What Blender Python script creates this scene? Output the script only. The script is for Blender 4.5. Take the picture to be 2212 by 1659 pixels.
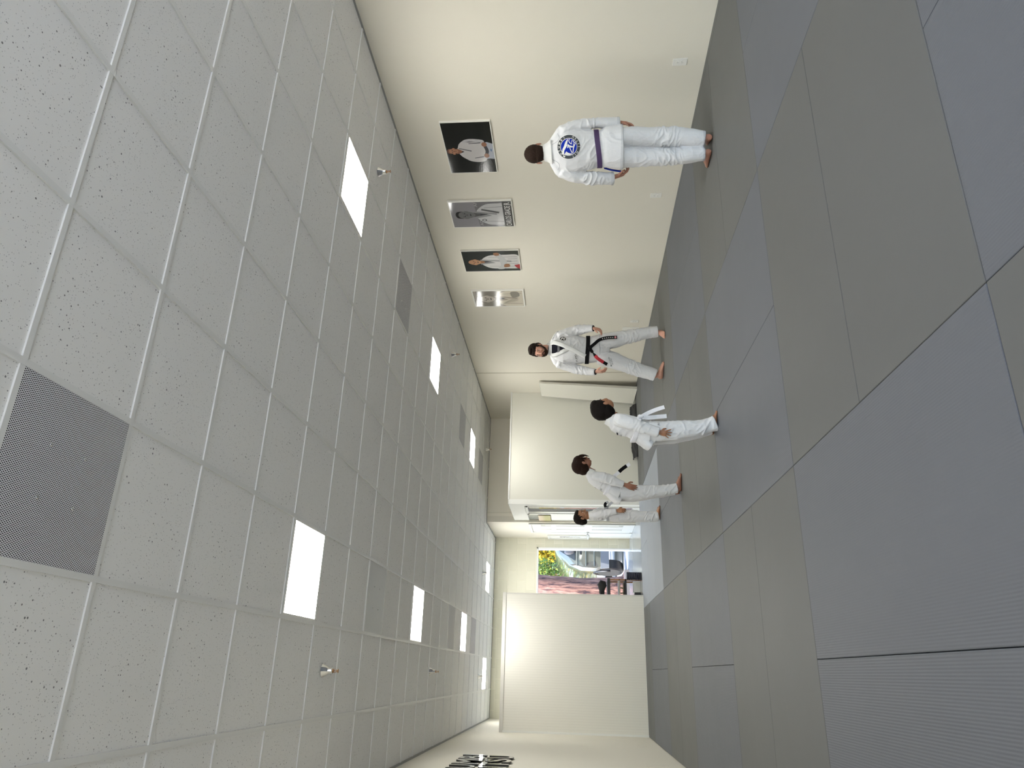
import bpy, bmesh, math, random
import numpy as np
from mathutils import Vector, Matrix, noise
from mathutils.bvhtree import BVHTree

for o in list(bpy.data.objects):
    bpy.data.objects.remove(o)
sc = bpy.context.scene
COL = sc.collection
R = math.radians
PI = math.pi
random.seed(7)

# ------------------------------------------------------------------ camera
yaw, pitch, roll = .3828, .0840, -.0053
cf = Vector((math.sin(yaw)*math.cos(pitch), math.cos(yaw)*math.cos(pitch), math.sin(pitch)))
cr = Vector((math.cos(yaw), -math.sin(yaw), 0))
cu = cr.cross(cf)
r2 = cr*math.cos(roll) + cu*math.sin(roll)
u2 = -cr*math.sin(roll) + cu*math.cos(roll)
cam_d = bpy.data.cameras.new('camera')
cam = bpy.data.objects.new('camera', cam_d)
COL.objects.link(cam)
M3 = Matrix((-u2, r2, -cf)).transposed()      # the phone was held on its side: world up points to image left
cam.matrix_world = Matrix.Translation((-.2797, -4.4267, 1.1813)) @ M3.to_4x4()
cam_d.sensor_fit = 'HORIZONTAL'
cam_d.sensor_width = 36
cam_d.lens = 36*1555.3/2212
cam_d.clip_start = .02
cam_d.clip_end = 300
sc.camera = cam

# ------------------------------------------------------------------ view, sky, sun
sc.view_settings.view_transform = 'Standard'
sc.view_settings.look = 'None'
sc.view_settings.gamma = 1
sc.view_settings.use_curve_mapping = False
sc.view_settings.exposure = 1.0
LAMP = 15.5
SKY = .60
SUN = 6.5
world = bpy.data.worlds.new('world')
sc.world = world
world.use_nodes = True
nt = world.node_tree
bg = nt.nodes['Background']
sky = nt.nodes.new('ShaderNodeTexSky')
sky.sky_type = 'NISHITA'
sky.sun_disc = False
sky.sun_elevation = R(42)
sky.sun_rotation = R(250)
nt.links.new(sky.outputs[0], bg.inputs[0])
bg.inputs[1].default_value = SKY
sun_d = bpy.data.lights.new('sun', 'SUN')
sun = bpy.data.objects.new('sun', sun_d)
COL.objects.link(sun)
sun_d.energy = SUN
sun_d.angle = R(.6)
sun_d.color = (1, .95, .88)
sun.rotation_euler = Vector((.62, .42, -.72)).to_track_quat('-Z', 'Y').to_euler()

# ------------------------------------------------------------------ dimensions
H = 2.94                      # ceiling above the mat surface
XR, XL = 4.78, -1.175
YF, YB = 11.93, -6.6
XI, YI = 2.56, 10.13          # inner wall
FL = -.06                     # concrete floor
TILE = .6096

# ------------------------------------------------------------------ materials
MATS = {}
def mat(name, col=(.8, .8, .8), rough=.6, metal=0, spec=.5, emit=None, estr=0, sheen=0, coat=0, bump=None, sss=0):
    """bump = (noise scale, strength)"""
    if name in MATS: return MATS[name]
    m = bpy.data.materials.new(name)
    m.use_nodes = True
    b = m.node_tree.nodes['Principled BSDF']
    b.inputs['Base Color'].default_value = (*col, 1)
    b.inputs['Roughness'].default_value = rough
    b.inputs['Metallic'].default_value = metal
    b.inputs['Specular IOR Level'].default_value = spec
    if sheen: b.inputs['Sheen Weight'].default_value = sheen
    if coat:
        b.inputs['Coat Weight'].default_value = coat
        b.inputs['Coat Roughness'].default_value = .08
    if sss:
        b.inputs['Subsurface Weight'].default_value = sss
        b.inputs['Subsurface Radius'].default_value = (.012, .005, .003)
    if emit:
        b.inputs['Emission Color'].default_value = (*emit, 1)
        b.inputs['Emission Strength'].default_value = estr
    if bump:
        n = m.node_tree
        tc = n.nodes.new('ShaderNodeTexCoord')
        t = n.nodes.new('ShaderNodeTexNoise')
        t.inputs['Scale'].default_value = bump[0]
        t.inputs['Detail'].default_value = 4
        bp = n.nodes.new('ShaderNodeBump')
        bp.inputs['Strength'].default_value = bump[1]
        bp.inputs['Distance'].default_value = .004
        n.links.new(tc.outputs['Object'], t.inputs['Vector'])
        n.links.new(t.outputs['Fac'], bp.inputs['Height'])
        n.links.new(bp.outputs[0], b.inputs['Normal'])
    MATS[name] = m
    return m

class N:
    """small node helper on top of a mat()"""
    def __init__(s, m):
        s.t = m.node_tree; s.b = s.t.nodes['Principled BSDF']
    def n(s, kind, **kw):
        x = s.t.nodes.new('ShaderNode'+kind)
        for k, v in kw.items():
            if k in x.inputs: x.inputs[k].default_value = v
            else: setattr(x, k, v)
        return x
    def l(s, a, b): s.t.links.new(a, b)
    def math(s, op, a, b=None, c=None):
        x = s.t.nodes.new('ShaderNodeMath'); x.operation = op
        for i, v in enumerate((a, b, c)):
            if v is None: continue
            if isinstance(v, (int, float)): x.inputs[i].default_value = v
            else: s.l(v, x.inputs[i])
        return x.outputs[0]
    def mix(s, fac, a, b):
        x = s.t.nodes.new('ShaderNodeMix'); x.data_type = 'RGBA'
        if isinstance(fac, (int, float)): x.inputs[0].default_value = fac
        else: s.l(fac, x.inputs[0])
        for i, v in ((6, a), (7, b)):
            if isinstance(v, tuple): x.inputs[i].default_value = (*v, 1)
            else: s.l(v, x.inputs[i])
        return x.outputs[2]
    def ramp(s, v, p):
        x = s.t.nodes.new('ShaderNodeValToRGB')
        e = x.color_ramp.elements
        e[0].position, e[0].color = p[0][0], (*p[0][1], 1)
        e[1].position, e[1].color = p[-1][0], (*p[-1][1], 1)
        for q in p[1:-1]:
            k = e.new(q[0]); k.color = (*q[1], 1)
        s.l(v, x.inputs[0]); return x.outputs[0]
    def bump(s, h, strength, dist=.005):
        x = s.n('Bump', Strength=strength, Distance=dist)
        s.l(h, x.inputs['Height']); s.l(x.outputs[0], s.b.inputs['Normal'])
    def obj(s):
        return s.n('TexCoord').outputs['Object']
    def pos(s):
        return s.n('NewGeometry').outputs['Position']

# wall paint (warm off-white, orange-peel texture)
m_wall = mat('wall_paint', (.74, .705, .61), .62, bump=(170, .12))
m_white = mat('white_paint', (.80, .80, .76), .45, bump=(60, .04))
m_office = mat('office_wall_paint', (.69, .68, .605), .6, bump=(150, .12))
m_shade = mat('upper_wall_paint', (.84, .80, .70), .7, bump=(150, .1))

def ceiling_tile_mat():
    m = mat('ceiling_tile', (.52, .515, .50), .9, spec=.15)
    k = N(m)
    p = k.pos()
    v = k.n('TexVoronoi', Scale=52.0); k.l(p, v.inputs['Vector'])
    nz = k.n('TexNoise', Scale=9.0, Detail=3.0); k.l(p, nz.inputs['Vector'])
    thr = k.math('MULTIPLY', nz.outputs['Fac'], .35)
    rnd = k.n('SeparateColor'); k.l(v.outputs['Color'], rnd.inputs[0])
    thr2 = k.math('MULTIPLY', thr, rnd.outputs[0])
    hole = k.math('LESS_THAN', v.outputs['Distance'], thr2)
    v2 = k.n('TexVoronoi', Scale=120.0); k.l(p, v2.inputs['Vector'])
    rn2 = k.n('SeparateColor'); k.l(v2.outputs['Color'], rn2.inputs[0])
    h2 = k.math('MULTIPLY', k.math('LESS_THAN', v2.outputs['Distance'], .22), k.math('GREATER_THAN', rn2.outputs[1], .60))
    a = k.math('MAXIMUM', hole, k.math('MULTIPLY', h2, .55))
    k.l(k.mix(a, (.84, .835, .815), (.24, .24, .24)), k.b.inputs['Base Color'])
    k.bump(k.math('SUBTRACT', k.math('MULTIPLY', nz.outputs['Fac'], .2), a), .35, .004)
    return m
m_tile = ceiling_tile_mat()
m_bar = mat('ceiling_bar', (.78, .78, .76), .4)

def perforated_mat():
    m = mat('perforated_panel', (.42, .42, .43), .5, spec=.3)
    k = N(m)
    s = k.n('SeparateXYZ'); k.l(k.obj(), s.inputs[0])
    a, b = .0078, .0135
    def cell(ox, oy):
        fx = k.math('SUBTRACT', k.math('FRACT', k.math('ADD', k.math('DIVIDE', s.outputs[0], a), 100+ox)), .5)
        fy = k.math('SUBTRACT', k.math('FRACT', k.math('ADD', k.math('DIVIDE', s.outputs[1], b), 100+oy)), .5)
        dx = k.math('MULTIPLY', fx, a); dy = k.math('MULTIPLY', fy, b)
        return k.math('SQRT', k.math('ADD', k.math('MULTIPLY', dx, dx), k.math('MULTIPLY', dy, dy)))
    d = k.math('MINIMUM', cell(0, 0), cell(.5, .5))
    h = k.math('LESS_THAN', d, .0026)
    k.l(k.mix(h, (.80, .80, .83), (.012, .012, .013)), k.b.inputs['Base Color'])
    return m
m_perf = perforated_mat()

def mat_vinyl(name, c1, c2, ribs):
    m = mat(name, c1, .6, spec=.30)
    k = N(m)
    p = k.pos()
    nz = k.n('TexNoise', Scale=1.7, Detail=5.0, Roughness=.6); k.l(p, nz.inputs['Vector'])
    col = k.mix(nz.outputs['Fac'], c1, c2)
    # scuffs
    mp = k.n('Mapping'); mp.inputs['Scale'].default_value = (1.2, 5, 1); k.l(p, mp.inputs['Vector'])
    n2 = k.n('TexNoise', Scale=2.3, Detail=8.0, Roughness=.7); k.l(mp.outputs[0], n2.inputs['Vector'])
    sc_ = k.math('MULTIPLY', k.math('GREATER_THAN', n2.outputs['Fac'], .735), .25)
    k.l(k.mix(sc_, col, (.36, .36, .35)), k.b.inputs['Base Color'])
    fine = k.n('TexNoise', Scale=420.0, Detail=2.0); k.l(p, fine.inputs['Vector'])
    soft = k.n('TexNoise', Scale=6.0, Detail=2.0); k.l(p, soft.inputs['Vector'])
    h = k.math('ADD', k.math('MULTIPLY', fine.outputs['Fac'], .12), k.math('MULTIPLY', soft.outputs['Fac'], .8))
    if ribs:
        s = k.n('SeparateXYZ'); k.l(p, s.inputs[0])
        w = k.math('SINE', k.math('MULTIPLY', s.outputs[1 if ribs == 'x' else 0], 2*PI/.011))
        h = k.math('ADD', h, k.math('MULTIPLY', w, .28))
    k.bump(h, .34, .003)
    rr = k.math('ADD', k.math('MULTIPLY', nz.outputs['Fac'], .14), .50)
    k.l(rr, k.b.inputs['Roughness'])
    return m
m_matd = mat_vinyl('mat_vinyl_ribbed', (.112, .118, .134), (.132, .138, .153), 'y')
m_matl = mat_vinyl('mat_vinyl_smooth', (.112, .113, .110), (.128, .129, .124), None)
m_matr = mat_vinyl('mat_vinyl_cross_ribbed', (.105, .109, .112), (.122, .124, .124), 'x')
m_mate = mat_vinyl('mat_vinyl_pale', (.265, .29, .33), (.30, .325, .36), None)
m_foam = mat('mat_foam_side', (.08, .085, .09), .8)

def block_mat():
    m = mat('painted_block', (.70, .69, .56), .7)
    k = N(m)
    s = k.n('SeparateXYZ'); k.l(k.pos(), s.inputs[0])
    c = k.n('CombineXYZ'); k.l(s.outputs[0], c.inputs[0]); k.l(s.outputs[2], c.inputs[1])
    br = k.n('TexBrick', Scale=1.0)
    br.inputs['Brick Width'].default_value = .405; br.inputs['Row Height'].default_value = .203
    br.inputs['Mortar Size'].default_value = .010; br.inputs['Mortar Smooth'].default_value = .5
    br.inputs['Color1'].default_value = (.66, .645, .52, 1); br.inputs['Color2'].default_value = (.70, .68, .56, 1)
    br.inputs['Mortar'].default_value = (.75, .73, .60, 1)
    k.l(c.outputs[0], br.inputs['Vector'])
    k.l(br.outputs['Color'], k.b.inputs['Base Color'])
    nz = k.n('TexNoise', Scale=16.0, Detail=6.0); k.l(k.pos(), nz.inputs['Vector'])
    k.bump(k.math('SUBTRACT', k.math('MULTIPLY', nz.outputs['Fac'], .5), br.outputs['Fac']), .5, .008)
    return m
m_block = block_mat()

def bead_mat():
    m = mat('beadboard', (.70, .68, .62), .5)
    k = N(m)
    s = k.n('SeparateXYZ'); k.l(k.pos(), s.inputs[0])
    f = k.math('FRACT', k.math('DIVIDE', k.math('ADD', s.outputs[0], 10), .0405))
    g = k.math('ABSOLUTE', k.math('SUBTRACT', f, .5))
    gr = k.math('LESS_THAN', g, .045)
    k.l(k.mix(k.math('MULTIPLY', gr, .22), (.79, .77, .70), (.40, .38, .34)), k.b.inputs['Base Color'])
    k.bump(k.math('MULTIPLY', gr, -1.0), .5, .003)
    return m
m_bead = bead_mat()

m_concrete = mat('glossy_concrete', (.40, .42, .43), .16, spec=.6, bump=(5, .03))
m_black = mat('black_plastic', (.012, .012, .014), .45)
m_blackcloth = mat('black_cloth', (.010, .010, .011), .8, sheen=.1)
m_chrome = mat('chrome', (.80, .80, .80), .08, metal=1)
m_brass = mat('brass', (.42, .24, .12), .3, metal=1)
m_metal = mat('brushed_metal', (.55, .55, .54), .35, metal=1)
m_vinyl_w = mat('white_vinyl', (.74, .725, .65), .45, bump=(6, .35))
m_plate = mat('white_plate', (.80, .79, .74), .35)
m_slot = mat('dark_slot', (.05, .05, .05), .6)
m_lamp = mat('lamp_diffuser', (1, 1, 1), .5, emit=(1, .985, .93), estr=LAMP)

# ------------------------------------------------------------------ mesh building
class MB:
    def __init__(s):
        s.v = []; s.f = []; s.m = []; s.mats = []
    def mi(s, m):
        if m not in s.mats: s.mats.append(m)
        return s.mats.index(m)
    def add(s, vs, fs, m=None):
        k = len(s.v); i = s.mi(m) if m is not None else 0
        s.v += [tuple(v) for v in vs]
        for f in fs:
            s.f.append(tuple(k+j for j in f)); s.m.append(i)
    def box(s, a, b, m=None):
        x0, y0, z0 = a; x1, y1, z1 = b
        vs = [(x, y, z) for z in (z0, z1) for y in (y0, y1) for x in (x0, x1)]
        s.add(vs, [(0, 2, 3, 1), (4, 5, 7, 6), (0, 1, 5, 4), (2, 6, 7, 3), (0, 4, 6, 2), (1, 3, 7, 5)], m)
    def obox(s, c, ax, ay, az, hx, hy, hz, m=None):
        c, ax, ay, az = map(Vector, (c, ax, ay, az))
        vs = [c+ax*hx*i+ay*hy*j+az*hz*k for k in (-1, 1) for j in (-1, 1) for i in (-1, 1)]
        s.add(vs, [(0, 2, 3, 1), (4, 5, 7, 6), (0, 1, 5, 4), (2, 6, 7, 3), (0, 4, 6, 2), (1, 3, 7, 5)], m)
    def loft(s, pts, rads, n=18, ref=(1, 0, 0), m=None, cap=True, sq=2.0):
        """tube through pts; rads = list of r or (ra, rb); sq = superellipse exponent"""
        pts = [Vector(p) for p in pts]; ref = Vector(ref)
        vs = []; fs = []
        L = len(pts)
        for i, p in enumerate(pts):
            a = pts[max(i-1, 0)]; b = pts[min(i+1, L-1)]
            t = (b-a)
            if t.length < 1e-7: t = Vector((0, 0, 1))
            t.normalize()
            A = ref - t*ref.dot(t)
            if A.length < .05: A = Vector((0, 1, 0)) - t*t.y
            A.normalize(); B = t.cross(A)
            r = rads[i]
            ra, rb = (r, r) if not isinstance(r, (tuple, list)) else r
            for j in range(n):
                w = 2*PI*j/n
                ca, sa = math.cos(w), math.sin(w)
                ca = math.copysign(abs(ca)**(2/sq), ca); sa = math.copysign(abs(sa)**(2/sq), sa)
                vs.append(p + A*ra*ca + B*rb*sa)
        for i in range(L-1):
            for j in range(n):
                j2 = (j+1) % n
                fs.append((i*n+j, i*n+j2, (i+1)*n+j2, (i+1)*n+j))
        if cap:
            fs.append(tuple(range(n))[::-1]); fs.append(tuple((L-1)*n+j for j in range(n)))
        s.add(vs, fs, m)
    def tube(s, pts, r, n=10, m=None):
        s.loft(pts, [r]*len(pts), n, m=m)
    def lathe(s, c, prof, n=28, m=None):
        """profile (r, z) about the vertical axis through c"""
        vs = []; fs = []
        for r, z in prof:
            for j in range(n):
                w = 2*PI*j/n
                vs.append((c[0]+r*math.cos(w), c[1]+r*math.sin(w), c[2]+z))
        for i in range(len(prof)-1):
            for j in range(n):
                j2 = (j+1) % n
                fs.append((i*n+j, i*n+j2, (i+1)*n+j2, (i+1)*n+j))
        fs.append(tuple(range(n))[::-1]); fs.append(tuple((len(prof)-1)*n+j for j in range(n)))
        s.add(vs, fs, m)
    def ball(s, c, r, rot=None, n=2, m=None):
        """ellipsoid"""
        if not isinstance(r, (tuple, list)): r = (r, r, r)
        bm = bmesh.new(); bmesh.ops.create_icosphere(bm, subdivisions=n, radius=1)
        S = Matrix.Diagonal((*r, 1))
        T = Matrix.Translation(Vector(c)) @ (rot.to_4x4() if rot is not None else Matrix.Identity(4)) @ S
        bm.verts.index_update()
        s.add([T @ v.co for v in bm.verts], [[v.index for v in f.verts] for f in bm.faces], m)
        bm.free()
    def mesh(s, name='m'):
        me = bpy.data.meshes.new(name)
        me.from_pydata(s.v, [], s.f)
        for q in s.mats:
            if q is not None: me.materials.append(q)
        if len(s.mats) > 1:
            me.polygons.foreach_set('material_index', s.m)
        me.update()
        bm = bmesh.new(); bm.from_mesh(me)
        bmesh.ops.recalc_face_normals(bm, faces=bm.faces); bm.to_mesh(me); bm.free()
        return me
    def build(s, name, m=None, parent=None, smooth=False, bevel=0, loc=None):
        me = s.mesh(name)
        o = bpy.data.objects.new(name, me)
        COL.objects.link(o)
        if m is not None:
            me.materials.clear(); me.materials.append(m)
        if parent is not None: o.parent = parent
        if loc is not None: o.location = loc
        if bevel:
            b = o.modifiers.new('bevel', 'BEVEL'); b.width = bevel; b.segments = 2; b.limit_method = 'ANGLE'; b.angle_limit = R(40)
        if smooth:
            me.shade_smooth()
            if bevel or smooth == 'auto':
                me.set_sharp_from_angle(angle=R(40))
        return o

def tag(o, label, cat=None, group=None, kind=None):
    o['label'] = label
    if cat: o['category'] = cat
    if group: o['group'] = group
    if kind: o['kind'] = kind
    return o
def thing(name, loc, label, cat, group=None, rz=0):
    o = bpy.data.objects.new(name, None); COL.objects.link(o)
    o.location = loc; o.rotation_euler = (0, 0, rz); o.empty_display_size = .1
    return tag(o, label, cat, group)
def struct(name, mb, m, label=None, **kw):
    o = mb.build(name, m, **kw); o['kind'] = 'structure'
    if label: o['label'] = label
    return o
def box_struct(name, a, b, m, label=None, **kw):
    q = MB(); q.box(a, b); return struct(name, q, m, label, **kw)
def copy_tree(o, parent=None):
    c = o.copy(); COL.objects.link(c); c.parent = parent
    for ch in list(o.children): copy_tree(ch, c)
    return c

_gly = {}
def glyph(txt, bold=False):
    """flat triangulated outline of text, height of capitals = 1, centred in x, from z 0"""
    if txt in _gly: return _gly[txt]
    cu_ = bpy.data.curves.new('t', 'FONT'); cu_.body = txt; cu_.align_x = 'CENTER'
    cu_.size = 1.0; cu_.resolution_u = 3; cu_.offset = .018 if len(txt) == 1 else 0
    o = bpy.data.objects.new('t', cu_); COL.objects.link(o)
    dg = bpy.context.evaluated_depsgraph_get()
    me = bpy.data.meshes.new_from_object(o.evaluated_get(dg))
    vs = [(v.co.x/.72, v.co.y/.72) for v in me.vertices]
    fs = [tuple(p.vertices) for p in me.polygons]
    bpy.data.objects.remove(o); bpy.data.curves.remove(cu_); bpy.data.meshes.remove(me)
    _gly[txt] = (vs, fs)
    return _gly[txt]

# ------------------------------------------------------------------ room shell
T = .12
box_struct('floor', (XL-.3, YB-.3, FL-.1), (5.2, YF+.35, FL), m_concrete, 'polished grey concrete floor under and beyond the mats')
box_struct('ceiling', (XL-T, YB-T, H+.006), (XR+T, YF+T, H+.06), m_tile, 'suspended ceiling of speckled square tiles')
q = MB()
bw, bh = .012, .006
i0, i1 = int(YB/TILE), int(YF/TILE)+1
for i in range(i0, i1):
    y = i*TILE
    if y < YF-.01: q.box((XL, y-bw, H-bh*.2), (XR, y+bw, H+bh))
for j in range(-1, 8):
    x = j*TILE
    q.box((x-bw, YB, H-bh*.35), (x+bw, YF, H+bh))
struct('trim_1', q, m_bar, 'white metal grid bars between the ceiling tiles')
q = MB()
for a, b in (((XR-.022, YB, H-.004), (XR, YI, H+.006)), ((XL, YB, H-.004), (XL+.022, YF, H+.006)),
             ((XL, YF-.022, H-.004), (XI, YF, H+.006)), ((XI-.022, YI, H-.004), (XI, YF, H+.006)), ((XI, YI-.022, H-.004), (XR, YI, H+.006))):
    q.box(a, b)
struct('trim_2', q, mat('edge_angle', (.30, .30, .29), .5), 'grey edge angle where ceiling meets wall')

box_struct('wall_right', (XR, YB-T, FL), (XR+T, YI+T, H+.006), m_wall, 'long cream wall with four posters')
box_struct('wall_left', (XL-T, YB-T, FL), (XL, YF+T, H+.006), m_wall, 'cream wall with mirror-finish letters')
box_struct('trim_3', (XR-.004, 7.59, 0), (XR, 7.605, H-.01), mat('joint', (.42, .38, .30), .7), 'thin vertical joint in the right wall')
# far block wall with doorway X 0.15..2.35, z up to 2.0
DX0, DX1, DZ = -.15, 2.35, 2.0
q = MB()
q.box((XL, YF, FL), (DX0, YF+.2, H+.006)); q.box((DX1, YF, FL), (XI+T, YF+.2, H+.006)); q.box((DX0, YF, DZ), (DX1, YF+.2, H+.006))
struct('wall_far', q, m_block, 'cream painted concrete block wall around the open doorway')
q = MB()
q.box((DX1-.03, YF-.015, FL), (DX1, YF+.22, DZ)); q.box((DX0, YF-.015, FL), (DX0+.03, YF+.22, DZ)); q.box((DX0, YF-.015, DZ-.03), (DX1, YF+.22, DZ))
struct('trim_4', q, m_white, 'white frame of the open doorway')
# inner wall, upper wall over office
box_struct('wall_inner', (XI, YI, FL), (XI+T, YF, H+.006), m_wall, 'cream side wall holding the panelled white door')
box_struct('wall_upper', (XI+T, YI, 2.0), (XR, YI+T, H+.006), m_shade, 'shaded wall seen over the office roof')
box_struct('trim_5', (2.74, YI-.012, 2.37), (2.755, YI, H-.01), m_wall, 'thin vertical trim on the shaded upper wall')
# back wall behind the camera with a row of shop windows
q = MB()
q.box((XL, YB-T, FL), (XR, YB, .12)); q.box((XL, YB-T, 2.6), (XR, YB, H+.006))
for x in (XL, .75, 2.7, XR-.12): q.box((x, YB-T, .12), (x+.12, YB, 2.6))
struct('wall_back', q, m_wall, 'shop front wall behind the camera')
m_glass = bpy.data.materials.new('window_glass'); m_glass.use_nodes = True
g = m_glass.node_tree; g.nodes.clear()
out = g.nodes.new('ShaderNodeOutputMaterial'); tr = g.nodes.new('ShaderNodeBsdfTransparent'); gl = g.nodes.new('ShaderNodeBsdfGlossy')
gl.inputs['Roughness'].default_value = .02; fr = g.nodes.new('ShaderNodeFresnel'); fr.inputs[0].default_value = 1.45; mx = g.nodes.new('ShaderNodeMixShader')
g.links.new(fr.outputs[0], mx.inputs[0]); g.links.new(tr.outputs[0], mx.inputs[1]); g.links.new(gl.outputs[0], mx.inputs[2]); g.links.new(mx.outputs[0], out.inputs[0])
for k, (a, b) in enumerate(((XL+.12, .75), (.87, 2.7), (2.82, XR-.12))):
    box_struct('window_%d' % (k+1), (a, YB-.07, .12), (b, YB-.06, 2.6), m_glass, 'shop front window pane')

# office block
OX, OY, OH = 2.6, 8.58, 2.37
q = MB()
q.box((OX+.08, OY, FL), (XR, OY+.1, OH))                 # front
q.box((OX+.08, OY+.1, OH-.1), (XR, YI, OH))              # roof
struct('wall_office', q, m_office, 'plain cream office wall facing the mats')
q = MB()
q.box((OX, OY, 2.09), (OX+.08, YI, OH)); q.box((OX, OY, FL), (OX+.08, OY+.10, 2.09))
struct('wall_office_side', q, m_white, 'white side wall of the office')
box_struct('trim_6', (OX-.012, OY-.012, FL), (OX+.0, OY+.06, OH), m_white, 'white corner trim of the office')
box_struct('trim_7', (OX+.08, OY-.012, OH-.02), (XR, OY, OH+.006), m_white, 'thin white cap along the office top')
# glass door of the office
q = MB()
for a, b in (((OX-.012, 8.79, FL), (OX+.05, 8.85, 2.07)), ((OX-.012, 9.42, FL), (OX+.05, 9.50, 2.07)), ((OX-.012, 8.79, 2.03), (OX+.05, 9.50, 2.08)), ((OX, 8.68, FL), (OX+.04, 8.79, 2.09)), ((OX-.006, 8.85, FL), (OX+.05, 9.42, .08))):
    q.box(a, b)
d1 = struct('door_1', q, m_white, 'office door frame with a dark glass pane')
q = MB(); q.box((OX+.03, 8.85, .08), (OX+.04, 9.30, 2.03)); q.build('door_pane', mat('navy_pane', (.012, .018, .04), .12, coat=.6), d1)
q = MB()
for z0, z1, y0, y1 in ((1.50, 1.66, 8.87, 9.02), (1.32, 1.46, 8.87, 9.06)):
    q.loft([(OX+.028, (y0+y1)/2, z0), (OX+.028, (y0+y1)/2, z0+.04), (OX+.028, (y0+y1)/2, z1-.04), (OX+.028, (y0+y1)/2, z1)], [(.001, .03), (.001, (y1-y0)/2), (.001, (y1-y0)/2), (.001, .03)])
q.build('blue_sticker', mat('sky_blue', (.13, .42, .72), .4), d1)['label'] = 'light blue shape on the dark pane'
q = MB(); q.box((OX+.0, 9.30, .08), (OX+.035, 9.42, 2.03)); q.build('sliding_rail', m_metal, d1)
# second panel: glazed upper part, white below
q = MB(); q.box((OX, 9.50, FL), (OX+.05, YI, 1.62)); q.box((OX, 9.50, 2.07), (OX+.05, YI, 2.09))
d2 = struct('door_2', q, m_white, 'white panel with a grey glass top beside the office door')
q = MB(); q.box((OX+.02, 9.50, 1.62), (OX+.03, YI, 2.07)); q.build('door_glass', mat('grey_glass', (.34, .37, .35), .15, coat=.5), d2)
pic = MB(); pic.box((OX-.012, 9.60, 1.63), (OX-.002, YI-.01, 1.87))
po = pic.build('picture', mat('picture_print', (.5, .5, .3), .3)); tag(po, 'small gold and peach picture hanging on the office side wall', 'picture')
k = N(MATS['picture_print']); s_ = k.n('SeparateXYZ'); k.l(k.pos(), s_.inputs[0])
k.l(k.ramp(k.math('MULTIPLY', k.math('SUBTRACT', s_.outputs[2], 1.6), 3.4), [(0, (.36, .33, .10)), (.45, (.40, .37, .13)), (.7, (.62, .50, .36)), (1, (.72, .60, .50))]), k.b.inputs['Base Color'])

# panelled white door in the inner wall
q = MB(); q.box((XI-.012, 10.20, FL), (XI, 11.14, 2.05)); q.box((XI-.03, 10.20, 2.04), (XI, 11.14, 2.09)); q.box((XI-.03, 10.20, FL), (XI, 10.26, 2.05)); q.box((XI-.03, 11.10, FL), (XI, 11.16, 2.05))
d3 = struct('door_3', q, m_white, 'white six panel door in the inner wall', bevel=.004)
q = MB()
q.box((XI-.022, 10.28, .0), (XI-.012, 11.09, 1.99))
leaf = q.build('door_leaf', m_white, d3)
for y0, y1 in ((10.38, 10.64), (10.73, 11.0)):
    for z0, z1 in ((.18, .80), (.96, 1.54), (1.64, 1.85)):
        q = MB(); q.box((XI-.030, y0, z0), (XI-.022, y1, z1)); q.build('door_panel', m_white, leaf, bevel=.006)
q = MB(); q.lathe((0, 0, 0), [(.004, 0), (.025, .005), (.012, .02), (.012, .04), (.028, .05), (.028, .065), (.01, .075)], 16)
kn = q.build('door_knob', m_metal, d3, smooth=True, loc=(XI-.022, 11.04, .88)); kn.rotation_euler = (0, -PI/2, 0)
for z in (.22, 1.0, 1.8):
    q = MB(); q.box((XI-.034, 10.268, z-.045), (XI-.018, 10.285, z+.045)); q.build('door_hinge', m_metal, d3)

# framed board with black lettering
t = thing('notice_board', (XI, 11.71, .84), 'narrow white framed notice board on the wall beside the panelled door', 'notice board')
q = MB(); q.box((-.012, -.19, .05), (0, .19, .87)); q.build('board', m_plate, t)
q = MB()
for a, b in (((-.03, -.21, 0), (0, -.18, .91)), ((-.03, .18, 0), (0, .21, .91)), ((-.03, -.2, 0), (0, .2, .04)), ((-.03, -.2, .87), (0, .2, .91))): q.box(a, b)
q.build('frame', m_white, t, bevel=.004)
q = MB()
rnd = random.Random(3)
for r_ in range(16):
    z = .62-.028*r_
    q.box((-.0145, -.05+rnd.uniform(-.01, .01), z), (-.0125, .0+rnd.uniform(.0, .05), z+(.019 if r_ < 8 else .008)))
q.build('lettering', m_black, t)

# beadboard partition
PX0, PX1, PY, PH = XL, 1.0, 8.42, 2.34
box_struct('wall_partition', (PX0, PY, FL), (PX1-.02, PY+.13, PH), m_bead, 'free-standing partition faced with white beadboard')
q = MB(); q.box((PX0, PY-.012, PH), (PX1+.012, PY+.145, PH+.06)); q.box((PX1-.02, PY-.006, FL), (PX1+.006, PY+.136, PH))
struct('trim_8', q, mat('partition_trim', (.68, .66, .61), .45), 'white cap and end trim of the partition', bevel=.003)
box_struct('trim_9', (PX0, PY-.03, 0), (PX0+.03, PY, PH), m_white, 'slim white trim where partition meets left wall')

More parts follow.
